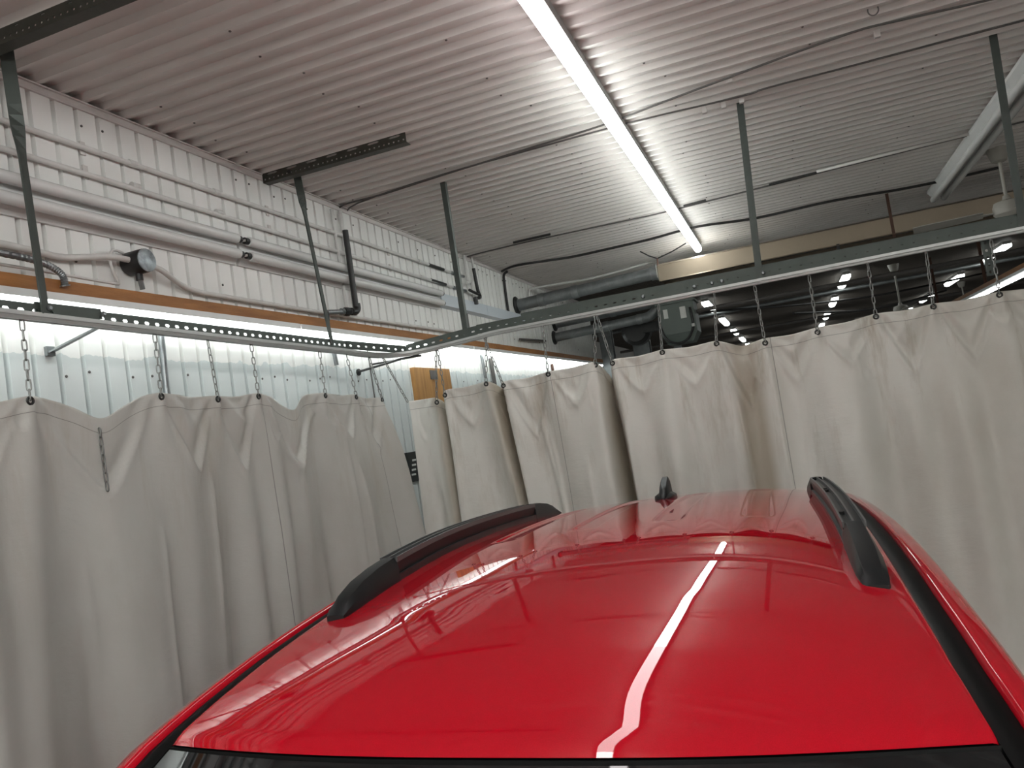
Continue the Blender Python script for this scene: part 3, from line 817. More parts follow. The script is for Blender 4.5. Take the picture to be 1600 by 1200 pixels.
pipe('flex_cable', [(WX + .02, 2.44, CZ + .90), (WX + .03, 2.38, CZ + .900), (WX + .035, 2.355, CZ + .86), (WX + .03, 2.37, CZ + .81), (WX + .03, 2.385, CZ + .775), (WX + .05, 2.33, CZ + .762), (WX + .06, 2.0, CZ + .764), (WX + .06, 1.5, CZ + .766)], .0055, 'conduit', 'thin armoured cable looping from the junction box along the beam top', 'cable', 5)
# ribbed flexible conduit into the strip light
pts = smoothpath([(-2.25, 1.55, CZ + .790), (-2.25, 1.85, CZ + .785), (-2.245, 1.98, CZ + .775), (-2.24, 2.05, CZ + .745), (-2.245, 2.065, CZ + .705)], 16)
b = MB(); b.tube(pts, [.0125 if i % 2 else .0105 for i in range(len(pts))], 10)
e = empty('flexible_conduit', (-2.25, 1.9, CZ + .70)); b.build('ribbed_hose', 'galv', e)
MB().tube([pts[-3], pts[-1]], .017, 10).build('hose_nut', 'galv', e)
tag(e, 'ribbed metal flexible conduit bending into the strip light', 'conduit')
# black iron pipe with elbow, then running back along the beam
e = empty('iron_pipe', (WX + .06, 4.02, CZ + .74))
XP = WX + .104
MB().tube([(XP, 4.04, CZ + 1.275), (XP, 4.04, CZ + .825)], .017, 12).build('upright', 'blackiron', e, smooth=50)
MB().tube(smoothpath([(XP, 4.05, CZ + .845), (XP, 4.05, CZ + .815), (XP, 4.02, CZ + .795), (XP, 3.98, CZ + .793)], 4), .022, 12).build('elbow', 'blackiron', e, smooth=50)
MB().tube([(XP, 3.99, CZ + .793), (XP, 3.72, CZ + .765)], .014, 10).build('branch', 'galv', e, smooth=50)
MB().lathe((XP, 3.93, CZ + .787), (0, 1, .1), [(.022, -.03), (.026, -.015), (.026, .015), (.022, .03)], 8).build('union_nut', 'blackiron', e)
MB().lathe((XP, 3.88, CZ + .782), (0, 1, .1), [(.020, -.012), (.020, .012)], 8).build('union_nut', 'galv', e)
MB().tube([(XP, 3.72, CZ + .766), (XP - .0, 3.71, CZ + .70)], .013, 10).build('drop', 'blackiron', e)
tag(e, 'black iron pipe with elbow standing off the corrugated wall', 'pipe')
pipe('wall_conduit', [(WX + .02, 4.06, HC - .05), (WX + .02, 4.07, CZ + 1.30), (WX + .02, 4.08, CZ + .80)], .010, 'conduit', 'painted vertical conduit just behind the black iron pipe', 'conduit')
pipe('wall_conduit', [(WX + .02, 4.16, HC - .04), (WX + .02, 4.17, CZ + .95), (WX + .02, 4.17, CZ + .80)], .013, 'conduit', 'thicker painted vertical conduit behind the black iron pipe', 'conduit')
# drops further down the wall
e = empty('drop_pipes', (WX + .05, 6.1, CZ + 1.1))
MB().tube(smoothpath([(WX + .03, 6.06, HC - .01), (WX + .03, 6.07, CZ + 1.26), (WX + .05, 6.06, CZ + 1.235), (WX + .05, 5.98, CZ + 1.22)], 4), .012, 8).build('thin_pipe', 'conduit', e, smooth=50)
MB().tube([(WX + .05, 6.1, CZ + 1.24), (WX + .05, 6.1, CZ + 1.165)], .017, 8).build('valve', 'conduit', e)
MB().tube([(WX + .03, 6.23, HC), (WX + .03, 6.24, CZ + 1.37)], .010, 8).build('thin_pipe', 'conduit', e)
MB().tube(smoothpath([(WX + .03, 6.24, CZ + 1.38), (WX + .035, 6.25, CZ + 1.2), (WX + .04, 6.27, CZ + 1.14), (WX + .05, 6.20, CZ + 1.12)], 4), .015, 8).build('black_hose', 'blackiron', e, smooth=50)
MB().tube([(WX + .05, 6.02, CZ + 1.165), (WX + .05, 6.22, CZ + 1.15)], .012, 8).build('cross_pipe', 'blackiron', e)
MB().tube([(WX + .045, 6.14, CZ + 1.12), (WX + .045, 6.14, CZ + 1.06)], .020, 8).build('stub', 'blackiron', e)
tag(e, 'cluster of small pipes and valve dropping from the ceiling to the wall plate', 'pipe')
pipe('wall_cable', smoothpath([(WX + .06, 7.05, HC - .012), (WX + .022, 7.035, HC - .045), (WX + .018, 7.03, HC - .15), (WX + .018, 7.02, CZ + 1.2), (WX + .018, 7.02, CZ + 1.05)], 4), .012, 'cable', 'thick black cable turning down the wall near the flue pipe', 'cable')
pipe('wall_conduit', [(WX + .02, 5.95, CZ + .97), (WX + .02, 5.95, CZ + .76)], .012, 'cablegrey', 'dark short conduit between the wall plate and the beam', 'conduit')
# lower wall
pipe('lower_wall_pipe', [(WX + .02, 2.585, CZ + .60), (WX + .02, 2.575, CZ + .33), (WX + .02, 2.57, CZ - .9)], .013, 'galv', 'galvanised pipe on the lower wall above the curtain hem', 'pipe')
pipe('lower_wall_pipe', [(WX + .02, 3.865, CZ + .66), (WX + .02, 3.885, CZ + .495)], .013, 'galv', 'short galvanised pipe end below the second twisted bar', 'pipe')
pipe('lower_wall_pipe', [(WX + .012, 4.27, CZ + .66), (WX + .012, 4.30, CZ - .8)], .004, 'cablegrey', 'thin dark cable running straight down the lower wall', 'cable')
pipe('lower_wall_pipe', [(WX + .02, 6.35, CZ + .62), (WX + .02, 6.38, CZ + .1)], .018, 'cablegrey', 'thick dark pipe on the lower wall past the plywood', 'pipe')
pipe('lower_wall_pipe', [(WX + .02, 6.15, CZ + .64), (WX + .02, 6.17, CZ + .45)], .014, 'galv', 'short grey pipe on the lower wall past the plywood', 'pipe')
pipe('lower_wall_pipe', [(WX + .02, 8.2, CZ + .62), (WX + .02, 8.2, CZ + .1)], .015, 'rust', 'thin reddish pipe on the lower wall above the rear curtain', 'pipe')
# braces between rail and wall
def brace(a, b_, label, w_=.03):
    a = Vector(a); b_ = Vector(b_); d = (b_ - a).normalized(); sd = Vector((-d.y, d.x, 0)).normalized(); up = sd.cross(d)
    e = empty('rail_brace', a)
    MB().hexa([a - sd * w_ / 2, b_ - sd * w_ / 2, b_ + sd * w_ / 2, a + sd * w_ / 2] + [v + up * .006 for v in (a - sd * w_ / 2, b_ - sd * w_ / 2, b_ + sd * w_ / 2, a + sd * w_ / 2)]).build('brace_bar', 'galvpipe', e)
    MB().box((WX - .018, a.y - .016, a.z - .014), (WX + .014, a.y + .016, a.z + .018)).build('foot', 'galvpipe', e)
    tag(e, label, 'brace')
brace((WX + .004, 2.07, CZ + .497), (XL - .01, 2.17, CZ + .575), 'flat steel brace from the track to the white wall')
e = empty('corner_bracket', (-2.2, 4.2, CZ + .47))
MB().tube([(WX + .005, 4.14, CZ + .465), (-2.10, 4.20, CZ + .500)], .007, 6).build('bracket_rod', 'blackiron', e)
MB().lathe((WX, 4.14, CZ + .463), (1, 0, 0), [(.02, 0), (.02, .012)], 8).build('bracket_foot', 'blackiron', e)
MB().box((-2.10, 4.19, CZ + .496), (-1.98, 4.23, CZ + .506)).build('bracket_plate', 'blackiron', e)
MB().tube([(WX + .005, 4.32, CZ + .515), (-2.12, 4.22, CZ + .500)], .006, 6).build('bracket_rod', 'blackiron', e)
tag(e, 'thin black bracket tying the rail corner to the wall', 'bracket')
# plywood board and dark sign
e = empty('plywood_board', (WX + .01, 5.1, CZ - .2))
MB().box((WX - .002, 4.83, CZ - .2), (WX + .03, 5.42, CZ + .505)).build('board', 'ply', e)
MB().box((WX + .0302, 5.07, CZ + .425), (WX + .034, 5.19, CZ + .490)).build('sticker', 'cablegrey', e)
tag(e, 'yellow plywood board on the white wall behind the curtain gap', 'board')
e = empty('wall_sign', (WX, 4.75, CZ - .24))
for k in range(4): MB().box((WX + .0202, 4.60 + .012 * k, CZ - .20 + .03 * k), (WX + .0215, 4.66 + .01 * k, CZ - .188 + .03 * k)).build('pale_mark', 'label', e)
MB().box((WX - .012, 4.58, CZ - .24), (WX + .02, 4.95, CZ - .05)).build('sign_panel', 'void', e)
tag(e, 'small black panel on the wall seen through the curtain gap', 'sign')
# rear wall pipe with flange near the beam end
pipe('wall_conduit', [(WX + .03, 7.2, CZ + .83), (WX + .03, 8.05, CZ + .86)], .012, 'cablegrey', 'dark horizontal conduit below the flue pipes', 'conduit')

# ------------------------------------------------------------------ cables on the ceiling
def ccable(name, px, r, m, label, dz=.010):
    pts = [onz(x, y, HC - dz) for x, y in px]
    pipe(name, smoothpath(pts, 4), r, m, label, 'cable', n=6)
ccable('ceiling_cable', [(530, 331), (537, 320), (600, 303), (690, 274), (800, 240), (940, 196), (1040, 158), (1139, 121), (1200, 98), (1330, 51), (1400, 33), (1545, 0), (1620, -18)], .0055, 'cablegrey', 'grey cable rising from the wall corner, kinking under the batten row')
ccable('ceiling_cable', [(541, 335), (560, 317), (690, 273), (850, 228), (990, 190), (1160, 150), (1200, 137), (1350, 98), (1550, 45), (1640, 22)], .005, 'cablegrey', 'second grey cable parallel beside the kinked ceiling cable')
ccable('ceiling_cable', [(730, 401), (760, 393), (850, 372), (1010, 338), (1080, 321), (1276, 271), (1400, 240), (1560, 200), (1640, 180)], .006, 'cablegrey', 'thin ceiling conduit between the batten row and dead light')
ccable('ceiling_cable', [(784, 424), (810, 414), (890, 402), (950, 389), (1015, 374), (1090, 354), (1180, 341), (1300, 314), (1400, 297), (1470, 283), (1560, 262)], .011, 'cable', 'thick black cable sagging across the ceiling to the dead light', .02)
for a, b_, lb in (((802, 379), (860, 366), 'short black strip on the thin ceiling conduit near the wall'), ((1068, 322), (1103, 313), 'short black strip on the thin ceiling conduit beside the lit batten'), ((1202, 289), (1276, 270), 'black strip on the thin ceiling conduit beside the middle hanger bar')):
    o = MB().tube([onz(*a, HC - .014), onz(*b_, HC - .014)], .010, 6).build('cable_sleeve', 'cable'); tag(o, lb, 'cable')
for a, b_, lb in (((1276, 268), (1527, 206), 'pale conduit on the ceiling running to the dead light'),):
    o = MB().tube([onz(*a, HC - .014), onz(*b_, HC - .014)], .011, 8).build('ceiling_conduit', 'ceil', smooth=True); tag(o, lb, 'conduit')
for x, y, lb in ((1139, 121, 'pale clip on the kinked grey cable between the batten row and middle hanger bar'), (1369, 50, 'pale clip on the kinked grey cable beside the wire hook'), (1100, 169, 'pale clip on the second grey cable, closest to the lit batten'), (1130, 161, 'pale clip on the second grey cable, between two other clips'), (1158, 153, 'pale clip on the second grey cable right above the middle hanger bar')):
    p = onz(x, y, HC); o = MB().box((p.x - .012, p.y - .02, HC - .030), (p.x + .012, p.y + .0, HC + .002)).build('cable_clip', 'trim'); tag(o, lb, 'clip', 'ceiling cable clips')
p = onz(1362, 4, HC)
o = MB().tube([p + Vector((.02 * math.cos(t), 0, -.035 - .022 * math.sin(t))) for t in [math.pi * k / 8 for k in range(-1, 10)]], .0028, 6).build('ceiling_hook', 'cablegrey'); o.location.z = HC - .056; tag(o, 'small open wire hook screwed into the ceiling', 'hook')
pipe('ceiling_conduit', smoothpath([(WX + .02, 7.75, CZ + 1.29), (WX + .03, 7.75, CZ + 1.35), (WX + .10, 7.78, CZ + 1.385), (-1.7, 7.95, HC - .08), (-1.15, 8.1, HC - .02)], 5), .013, 'conduit', 'pale gas pipe sloping from the wall up to the ceiling', 'pipe')

# ------------------------------------------------------------------ tube heater with flue
YH = 7.33
e = empty('tube_heater', (0, YH, CZ + 1.0))
HX0, HX1 = -.965, 4.2
def sheet(pts, t=.003):
    n = len(pts); b = MB()
    a = [Vector((HX0, y, z)) for y, z in pts]; c = [Vector((HX1, y, z)) for y, z in pts]
    for i in range(n - 1):
        d = (a[i + 1] - a[i]).normalized(); nn = Vector((0, -d.z, d.y)) * t
        b.hexa([a[i], c[i], c[i + 1], a[i + 1], a[i] + nn, c[i] + nn, c[i + 1] + nn, a[i + 1] + nn])
    return b
sheet([(YH - .005, CZ + 1.125), (YH, CZ + 1.135), (YH, CZ + 1.270), (YH + .10, CZ + 1.300), (YH + .32, CZ + 1.300), (YH + .42, CZ + 1.270), (YH + .42, CZ + 1.135)]).build('reflector', 'reflector', e)
MB().tube([(HX0 - .02, YH + .21, CZ + 1.2), (HX1, YH + .21, CZ + 1.2)], .05, 12).build('radiant_tube', 'blackiron', e, smooth=50)
MB().add([(HX0, YH, CZ + 1.135), (HX0, YH, CZ + 1.270), (HX0, YH + .10, CZ + 1.300), (HX0, YH + .32, CZ + 1.300), (HX0, YH + .42, CZ + 1.270), (HX0, YH + .42, CZ + 1.135)], [(0, 1, 2, 3, 4, 5)]).build('end_plate', 'reflector', e)
for x in (1.0, 2.4):
    MB().box((x - .012, YH - .004, CZ + 1.10), (x + .012, YH + .003, HC)).build('hanger_strap', 'rust', e)
MB().box((.55, YH - .006, CZ + 1.075), (.575, YH + .0, CZ + 1.14)).build('hook', 'blackiron', e)
tag(e, 'long brown steel reflector of the tube heater hung under the ceiling', 'heater')
# Y chain at its end
e = empty('heater_chain', (HX0 + .02, YH - .01, CZ + 1.28))
jx = ony(1027, 404, YH + .1)
for a, b_ in (((1000, 393), (1027, 404)), ((1072, 380), (1027, 404))):
    A = ony(*a, YH + .1); A.z = min(A.z, HC + .002); MB().tube([A, A.lerp(jx, .5) - Vector((0, 0, .008)), jx], .006, 5).build('chain_leg', 'blackiron', e)
MB().tube([jx, Vector((HX0 + .0, YH + .02, CZ + 1.22))], .008, 5).build('chain_drop', 'rust', e)
tag(e, 'Y shaped chain hanging the end of the heater', 'chain')
def flue(name, pts, r, bands, label, m='galvpipe'):
    e = empty(name, pts[0])
    MB().tube(pts, r, 18).build('pipe_run', m, e, smooth=50)
    A, B = Vector(pts[0]), Vector(pts[1]); d = (B - A).normalized()
    for t in bands:
        p = A.lerp(B, t); MB().tube([p - d * .03, p + d * .03], r * 1.1, 18).build('band', 'galv', e, smooth=50)
    MB().lathe(A + d * .004, d, [(r * 1.55, 0), (r * 1.55, .014), (r * 1.15, .03)], 20).build('wall_flange', 'blackiron', e, smooth=40)
    tag(e, label, 'flue pipe'); return e
f1 = flue('flue_pipe', [(WX - .005, YH, CZ + 1.172), (-1.02, YH + .02, CZ + 1.215)], .058, (.20, .45), 'upper galvanised flue pipe from the wall to the heater reflector')
MB().lathe((-1.035, YH + .02, CZ + 1.215), (1, .02, .03), [(.066, 0), (.066, .03), (.075, .06), (.02, .07)], 18).build('end_collar', 'galv', f1, smooth=40)
f2 = flue('flue_pipe', [(WX - .005, 8.5, CZ + .925), (-1.36, 8.5, CZ + .955)], .050, (.60, .97), 'lower galvanised flue pipe from the wall to the burner box')
MB().tube(smoothpath([(-1.38, 8.5, CZ + .954), (-1.28, 8.5, CZ + .965), (-1.19, 8.5, CZ + 1.03), (-1.14, 8.5, CZ + 1.09)], 4), .054, 16).build('elbow', 'galvpipe', f2, smooth=50)
f3 = flue('flue_pipe', [(WX - .005, 8.6, CZ + 1.09), (-1.0, 8.6, CZ + 1.115)], .055, (.5,), 'third flue pipe half hidden behind the curtain rail')
# burner box
e = empty('burner_box', (-1.0, 8.5, CZ + .68))
MB().box((-1.17, 8.36, CZ + .72), (-.80, 8.74, CZ + 1.04)).build('box_body', 'burner', e)
MB().box((-1.19, 8.34, CZ + 1.035), (-.78, 8.76, CZ + 1.055)).build('lid', 'burner', e)
MB().hexa([(-1.12, 8.4, CZ + .62), (-.86, 8.4, CZ + .62), (-.86, 8.7, CZ + .62), (-1.12, 8.7, CZ + .62), (-1.17, 8.36, CZ + .72), (-.80, 8.36, CZ + .72), (-.80, 8.74, CZ + .72), (-1.17, 8.74, CZ + .72)]).build('hopper', 'burner', e)
for x0, x1, z0, z1 in ((-1.115, -1.07, .89, .985), (-.945, -.885, .865, .985)):
    MB().box((x0, 8.356, CZ + z0), (x1, 8.361, CZ + z1)).build('paper_label', 'label', e)
MB().tube(smoothpath([(-1.17, 8.38, CZ + .93), (-1.16, 8.33, CZ + .80), (-1.11, 8.33, CZ + .665), (-1.0, 8.33, CZ + .615), (-.90, 8.33, CZ + .65), (-.835, 8.33, CZ + .76), (-.83, 8.33, CZ + .90), (-.84, 8.36, CZ + .96)], 6), .013, 8).build('hose_loop', 'blackiron', e, smooth=50)
MB().tube([(-.83, 8.33, CZ + .76), (-.83, 8.33, CZ + .79)], .018, 8).build('hose_sleeve', 'label', e)
MB().lathe((-1.50, 8.95, CZ + .865), (0, -1, 0), [(.13, 0), (.16, .03), (.16, .16), (.12, .2)], 22).build('blower_drum', 'blackiron', e, smooth=40)
MB().box((-1.40, 8.66, CZ + .82), (-1.15, 8.80, CZ + .92)).build('blower_duct', 'blackiron', e)
tag(e, 'grey green burner box with paper labels and black hose loop', 'burner box')
# gas line and conduits in the far hall
pipe('far_pipe', [(-.80, 8.6, CZ + .93), (-.72, 8.6, CZ + .94), (6.5, 8.75, CZ + .96)], .022, 'cablegrey', 'long dark pipe leaving the burner box under the rail', 'pipe')
pipe('far_pipe', [(-3.4, 13.5, HC - .10), (8.5, 13.5, HC - .10)], .028, 'galvpipe', 'long pale pipe across the dark hall ceiling', 'pipe')
pipe('far_pipe', [(-3.4, 17.5, HC - .16), (8.5, 17.5, HC - .16)], .03, 'cablegrey', 'far pale pipe across the dark hall ceiling', 'pipe')
for k, (a, b_) in enumerate((((-1.0, 11.0, HC - .3), (3.4, 15.5, HC - .05)), ((.2, 12.0, HC - .45), (2.6, 14.6, HC - .3)))):
    pipe('sagging_cable', smoothpath([a, ((a[0] + b_[0]) / 2, (a[1] + b_[1]) / 2, (a[2] + b_[2]) / 2 - .12), b_], 6), .016, 'cable', ('black cable slung below the dark hall ceiling', 'lower black cable slung in the dark hall')[k], 'cable')
# columns at the end of the wall
for x, y, wd_, lb in ((-2.22, 10.6, .16, 'grey steel column at the end of the corrugated wall'), (-1.86, 11.2, .22, 'wider grey steel column behind the burner box'), (-1.42, 11.6, .10, 'thin pale steel post behind the burner box')):
    b = MB(); h = wd_ / 2
    pr = [(-h, -h), (h, -h), (h, -h + .02), (.012, -h + .02), (.012, h - .02), (h, h - .02), (h, h), (-h, h), (-h, h - .02), (-.012, h - .02), (-.012, -h + .02), (-h, -h + .02)]
    b.loft([[(x + a, y + c, z) for a, c in pr] for z in (0, CZ + .62 + .5)])
    tag(b.build('steel_column', 'galvpipe'), lb, 'column')
# hanging strip light of the next bay
b = MB().box((2.02, 6.4, CZ + .712), (2.12, 13.0, CZ + .752)); tag(b.build('hanging_beam', 'wood'), 'timber beam hung above the bright strip light of the next bay', 'beam')
strip('strip_light', 2.07, 6.5, 8.9, CZ + .688, 'bright strip light of the next bay above the rear curtain', 'strip lights of the next bay')
strip('strip_light', 2.07, 8.92, 11.3, CZ + .688, 'further strip light of the next bay above the rear curtain', 'strip lights of the next bay')
for y, od in ((7.0, 'first'), (9.5, 'second'), (12.3, 'third')):
    o = MB().box((2.05, y, CZ + .745), (2.08, y + .004, HC + .002)).build('strap_hanger', 'rust'); tag(o, od + ' rusty strap from the curtain rail holding up the hanging timber beam', 'hanger', 'straps of the hanging beam')
# slotted posts in the next bay
o = MB().slotted((0, 0, 0), (.24, 0, 0), 0, .036, .004, .03, .014, .012, .020).build('slotted_post', 'darksteel', origin=(0, 0, 0))
o.rotation_euler = (0, math.radians(-90), 0); o.location = (.975, 4.268, CZ + .375); tag(o, 'slotted steel post hanging from the rail beside the bright strip light', 'post')

# ------------------------------------------------------------------ ceiling fans
def fan(x, y, drop, rad, ang, label):
    e = empty('ceiling_fan', (x, y, HC - drop - .1))
    MB().lathe((x, y, HC + .004), (0, 0, -1), [(.075, 0), (.072, .02), (.050, .095), (.030, .105)], 18).build('canopy', 'fan', e, smooth=40)
    MB().tube([(x, y, HC - .10), (x, y, HC - drop + .05)], .013, 10).build('down_rod', 'fan', e, smooth=50)
    MB().lathe((x, y, HC - drop + .055), (0, 0, -1), [(.022, 0), (.030, .03), (.085, .045), (.098, .075), (.098, .13), (.07, .16), (.03, .17)], 22).build('motor', 'fan', e, smooth=40)
    for k in range(3):
        a = math.radians(ang + 120 * k); c, s = math.cos(a), math.sin(a)
        z = HC - drop - .055
        def T(r, t, dz): return Vector((x + r * c - t * s, y + r * s + t * c, z + dz))
        bl = MB(); rings = []
        for r, wd_ in ((.16, .050), (.20, .062), (rad * .9, .080), (rad, .068)):
            tl = .012
            rings.append([T(r, -wd_, -tl), T(r, wd_, tl), T(r, wd_, tl + .005), T(r, -wd_, -tl + .005)])
        bo = bl.loft(rings).build('blade', 'fan', e)
        MB().hexa([T(.07, -.02, -.004), T(.22, -.02, -.008), T(.22, .02, .004), T(.07, .02, -.004), T(.07, -.02, .002), T(.22, -.02, -.002), T(.22, .02, .010), T(.07, .02, .002)]).build('blade_iron', 'fan', e)
    tag(e, label, 'fan', 'ceiling fans')
fan(1.66, 6.60, .40, .62, 172, 'pale ceiling fan hanging beside the unlit ceiling light')
fan(1.60, 12.3, .60, .62, 35, 'small far ceiling fan in the dark hall beyond the curtain')
fan(3.3, 17.0, .55, .62, 65, 'most distant ceiling fan deep in the dark hall')

# ------------------------------------------------------------------ the car (local x: across, y: towards the tail, z: up)
Z0 = 1.5807; yaw, roll = .0336, -.0244
ex = Vector((math.cos(yaw) * math.cos(roll), math.sin(yaw) * math.cos(roll), math.sin(roll)))
ey = Vector((-math.sin(yaw), math.cos(yaw), 0)); ez = ex.cross(ey)
car = empty('car', (0, 0, 0))
co = Vector((-.4244, 1.0108, Z0)) - ez * Z0
car.matrix_world = Matrix(((ex.x, ey.x, ez.x, co.x), (ex.y, ey.y, ez.y, co.y), (ex.z, ey.z, ez.z, co.z), (0, 0, 0, 1)))
tag(car, 'glossy red car with black roof rails and shark fin aerial', 'car')
def part(b, name, m, smooth=False, parent=None):
    o = b.build(name, m, car, smooth=smooth, local=True)
    if parent is not None:
        o.parent = parent; o.location = o.location - parent.location
    return o
LS = [-.20, -.12, -.035, .03, .095, .193, .327, .486, .66, 1.0, 1.3, 1.6, 1.9, 2.2, 2.45]
HM = [-.130, -.060, -.004, .022, .045, .071, .094, .112, .124, .134, .126, .111, .090, .062, .030]
CR = [.016, .019, .024, .029, .035, .041, .045, .047, .048, .048, .046, .045, .043, .040, .036]
HS = [a - c for a, c in zip(HM, CR)]
def spline(xs, ys):
    xs = np.array(xs, float); ys = np.array(ys, float); n = len(xs); h = np.diff(xs)
    A = np.zeros((n, n)); r = np.zeros(n); A[0, 0] = A[-1, -1] = 1
    for i in range(1, n - 1):
        A[i, i - 1] = h[i - 1]; A[i, i] = 2 * (h[i - 1] + h[i]); A[i, i + 1] = h[i]
        r[i] = 6 * ((ys[i + 1] - ys[i]) / h[i] - (ys[i] - ys[i - 1]) / h[i - 1])
    m = np.linalg.solve(A, r)
    def f(x):
        x = np.asarray(x, float); i = np.clip(np.searchsorted(xs, x) - 1, 0, n - 2); t = x - xs[i]; hh = h[i]
        return ys[i] + t * ((ys[i + 1] - ys[i]) / hh - hh * (2 * m[i] + m[i + 1]) / 6) + t * t * m[i] / 2 + t ** 3 * (m[i + 1] - m[i]) / (6 * hh)
    return f
hside = spline(LS, HS); crown = spline(LS, CR)
def wd(l): return np.interp(l, [-.2, 0, .1, .2, .45, 2.0, 2.45], [.600, .592, .584, .578, .574, .576, .560])
def lfront(s): return -.022 + .060 * np.abs(s) ** 2.7
LREAR = 2.42
BEADS = (-.33, -.11, .11, .33)
def roof_h(x, l):
    s = np.abs(x) / wd(l)
    s = np.minimum(s, 1)
    return hside(l) + crown(l) * (1 - s ** 2.45) + .022 * x * (1 - s ** 3) * np.clip((l + .02) / .4, 0, 1)
nu, nv = 240, 130
sg = np.linspace(-1, 1, nu); tg = np.linspace(0, 1, nv) ** 1.1
Sg, Tg = np.meshgrid(sg, tg, indexing='ij')
Lg = lfront(Sg) + Tg * (LREAR - lfront(Sg)); Xg = Sg * wd(Lg)
Hg = roof_h(Xg, Lg)
for bx in BEADS:
    dx = np.abs(Xg - bx); sst = np.clip((.040 - dx) / .012, 0, 1); sst = sst * sst * (3 - 2 * sst)
    st = np.clip((Lg - 1.02) / .05, 0, 1); en = np.clip((2.25 - Lg) / .1, 0, 1)
    Hg = Hg - .0065 * sst * (st * st * (3 - 2 * st)) * en
edge = np.clip((np.abs(Sg) - .988) / .012, 0, 1); Hg = Hg - .010 * edge ** 2
fe = np.clip((.012 - Tg) / .012, 0, 1); Hg = Hg - .007 * fe ** 2
V = np.stack([Xg, Lg, Hg + Z0], -1).reshape(-1, 3)
ii = np.arange(nu * nv).reshape(nu, nv)
Q = np.stack([ii[:-1, :-1], ii[1:, :-1], ii[1:, 1:], ii[:-1, 1:]], -1).reshape(-1, 4)
b = MB(); b.v = [tuple(v) for v in V]; b.f = [tuple(int(k) for k in q) for q in Q]
# turn-down lips
part(b, 'roof_panel', 'paint', smooth=True)

def sidepath():
    """stations of the roof side: (l, x of ditch inner edge, h) from tail to A pillar foot"""
    out = []
    for l in np.linspace(2.42, .03, 44): out.append((float(l), float(wd(l)), float(hside(l))))
    for l, x, h in ((-.06, .607, -.050), (-.16, .632, -.110), (-.30, .664, -.205), (-.50, .706, -.345), (-.70, .745, -.475), (-.90, .785, -.60)): out.append((l, x, h))
    return out
SP = sidepath()
for s in (-1, 1):
    # black ditch moulding
    pr = [(-.001, -.030), (-.001, -.010), (.006, -.007), (.016, -.005), (.026, -.009), (.035, -.013), (.037, -.035)]
    part(MB().loft([[(s * (x + a), l, Z0 + h + c) for a, c in pr] for l, x, h in SP], closed=True), 'roof_moulding', 'rubber', smooth=40)
    # red side frame continuing as the A pillar
    pr = [(.035, -.040), (.036, -.012), (.041, -.004), (.047, -.003), (.056, -.0065), (.066, -.0105), (.075, -.015), (.082, -.022), (.087, -.036), (.090, -.066), (.086, -.074), (.05, -.06)]
    part(MB().loft([[(s * (x + a), l, Z0 + h + c) for a, c in pr] for l, x, h in SP], closed=True), 'side_frame', 'paint', smooth=50)
# windscreen
def wrow(t, n=41):
    row = []
    for k in range(n):
        q = -1 + 2 * k / (n - 1)
        xt = q * .585; lt = float(lfront(q)) - .008; ht = float(roof_h(np.array(xt), np.array(max(lt, -.05)))) - .010
        xb = q * .775; lb = -1.02 + .16 * abs(q) ** 2; hb = -.60 + .02 * (1 - q * q)
        bul = .030 * math.sin(math.pi * t)
        row.append((xt + (xb - xt) * t, lt + (lb - lt) * t - bul * .5, Z0 + ht + (hb - ht) * t + bul))
    return row
part(MB().loft([wrow(t / 16) for t in range(17)], closed=False, cap=False), 'windscreen', 'glass', smooth=True)
b = MB()
rows = []
for k in range(41):
    q = -1 + 2 * k / 40; xt = q * .59; lt = float(lfront(q)); ht = float(roof_h(np.array(q * .585), np.array(lt)))
    rows.append([(xt, lt + .010, Z0 + ht - .012), (xt, lt - .001, Z0 + ht - .010), (xt, lt - .006, Z0 + ht - .018), (xt, lt + .010, Z0 + ht - .035)])
part(b.loft(rows), 'windscreen_seal', 'rubber', smooth=40)
# lower body
st = [(-1.95, .55, -.98, -1.30), (-1.90, .72, -.86, -1.36), (-1.72, .84, -.78, -1.38), (-1.4, .895, -.71, -1.39), (-1.0, .905, -.635, -1.39), (-.6, .91, -.60, -1.39), (.4, .92, -.60, -1.39), (1.4, .92, -.58, -1.39), (2.1, .90, -.55, -1.38), (2.5, .86, -.53, -1.34), (2.66, .80, -.55, -1.28), (2.72, .70, -.62, -1.2)]
rings = []
for l, wm, top, bot in st:
    pr = [(0, bot), (wm * .86, bot), (wm * .97, bot + .10), (wm, bot + .30), (wm * .995, (top + bot) / 2 + .12), (wm * .97, top - .06), (wm * .93, top - .005), (wm * .80, top + .015), (0, top + .045)]
    full = pr + [(-x, h) for x, h in reversed(pr[1:-1])]
    rings.append([(x, l, Z0 + h) for x, h in full])
part(MB().loft(rings), 'lower_body', 'paint', smooth=35)
rows = []
for l, wm, top, bot in st[2:5]:
    rows.append([(q * wm * .88, l, Z0 + top + .050 - .028 * abs(q) ** 2) for q in np.linspace(-1, 1, 21)])
part(MB().loft(rows, closed=False, cap=False), 'bonnet', 'paint', smooth=True)
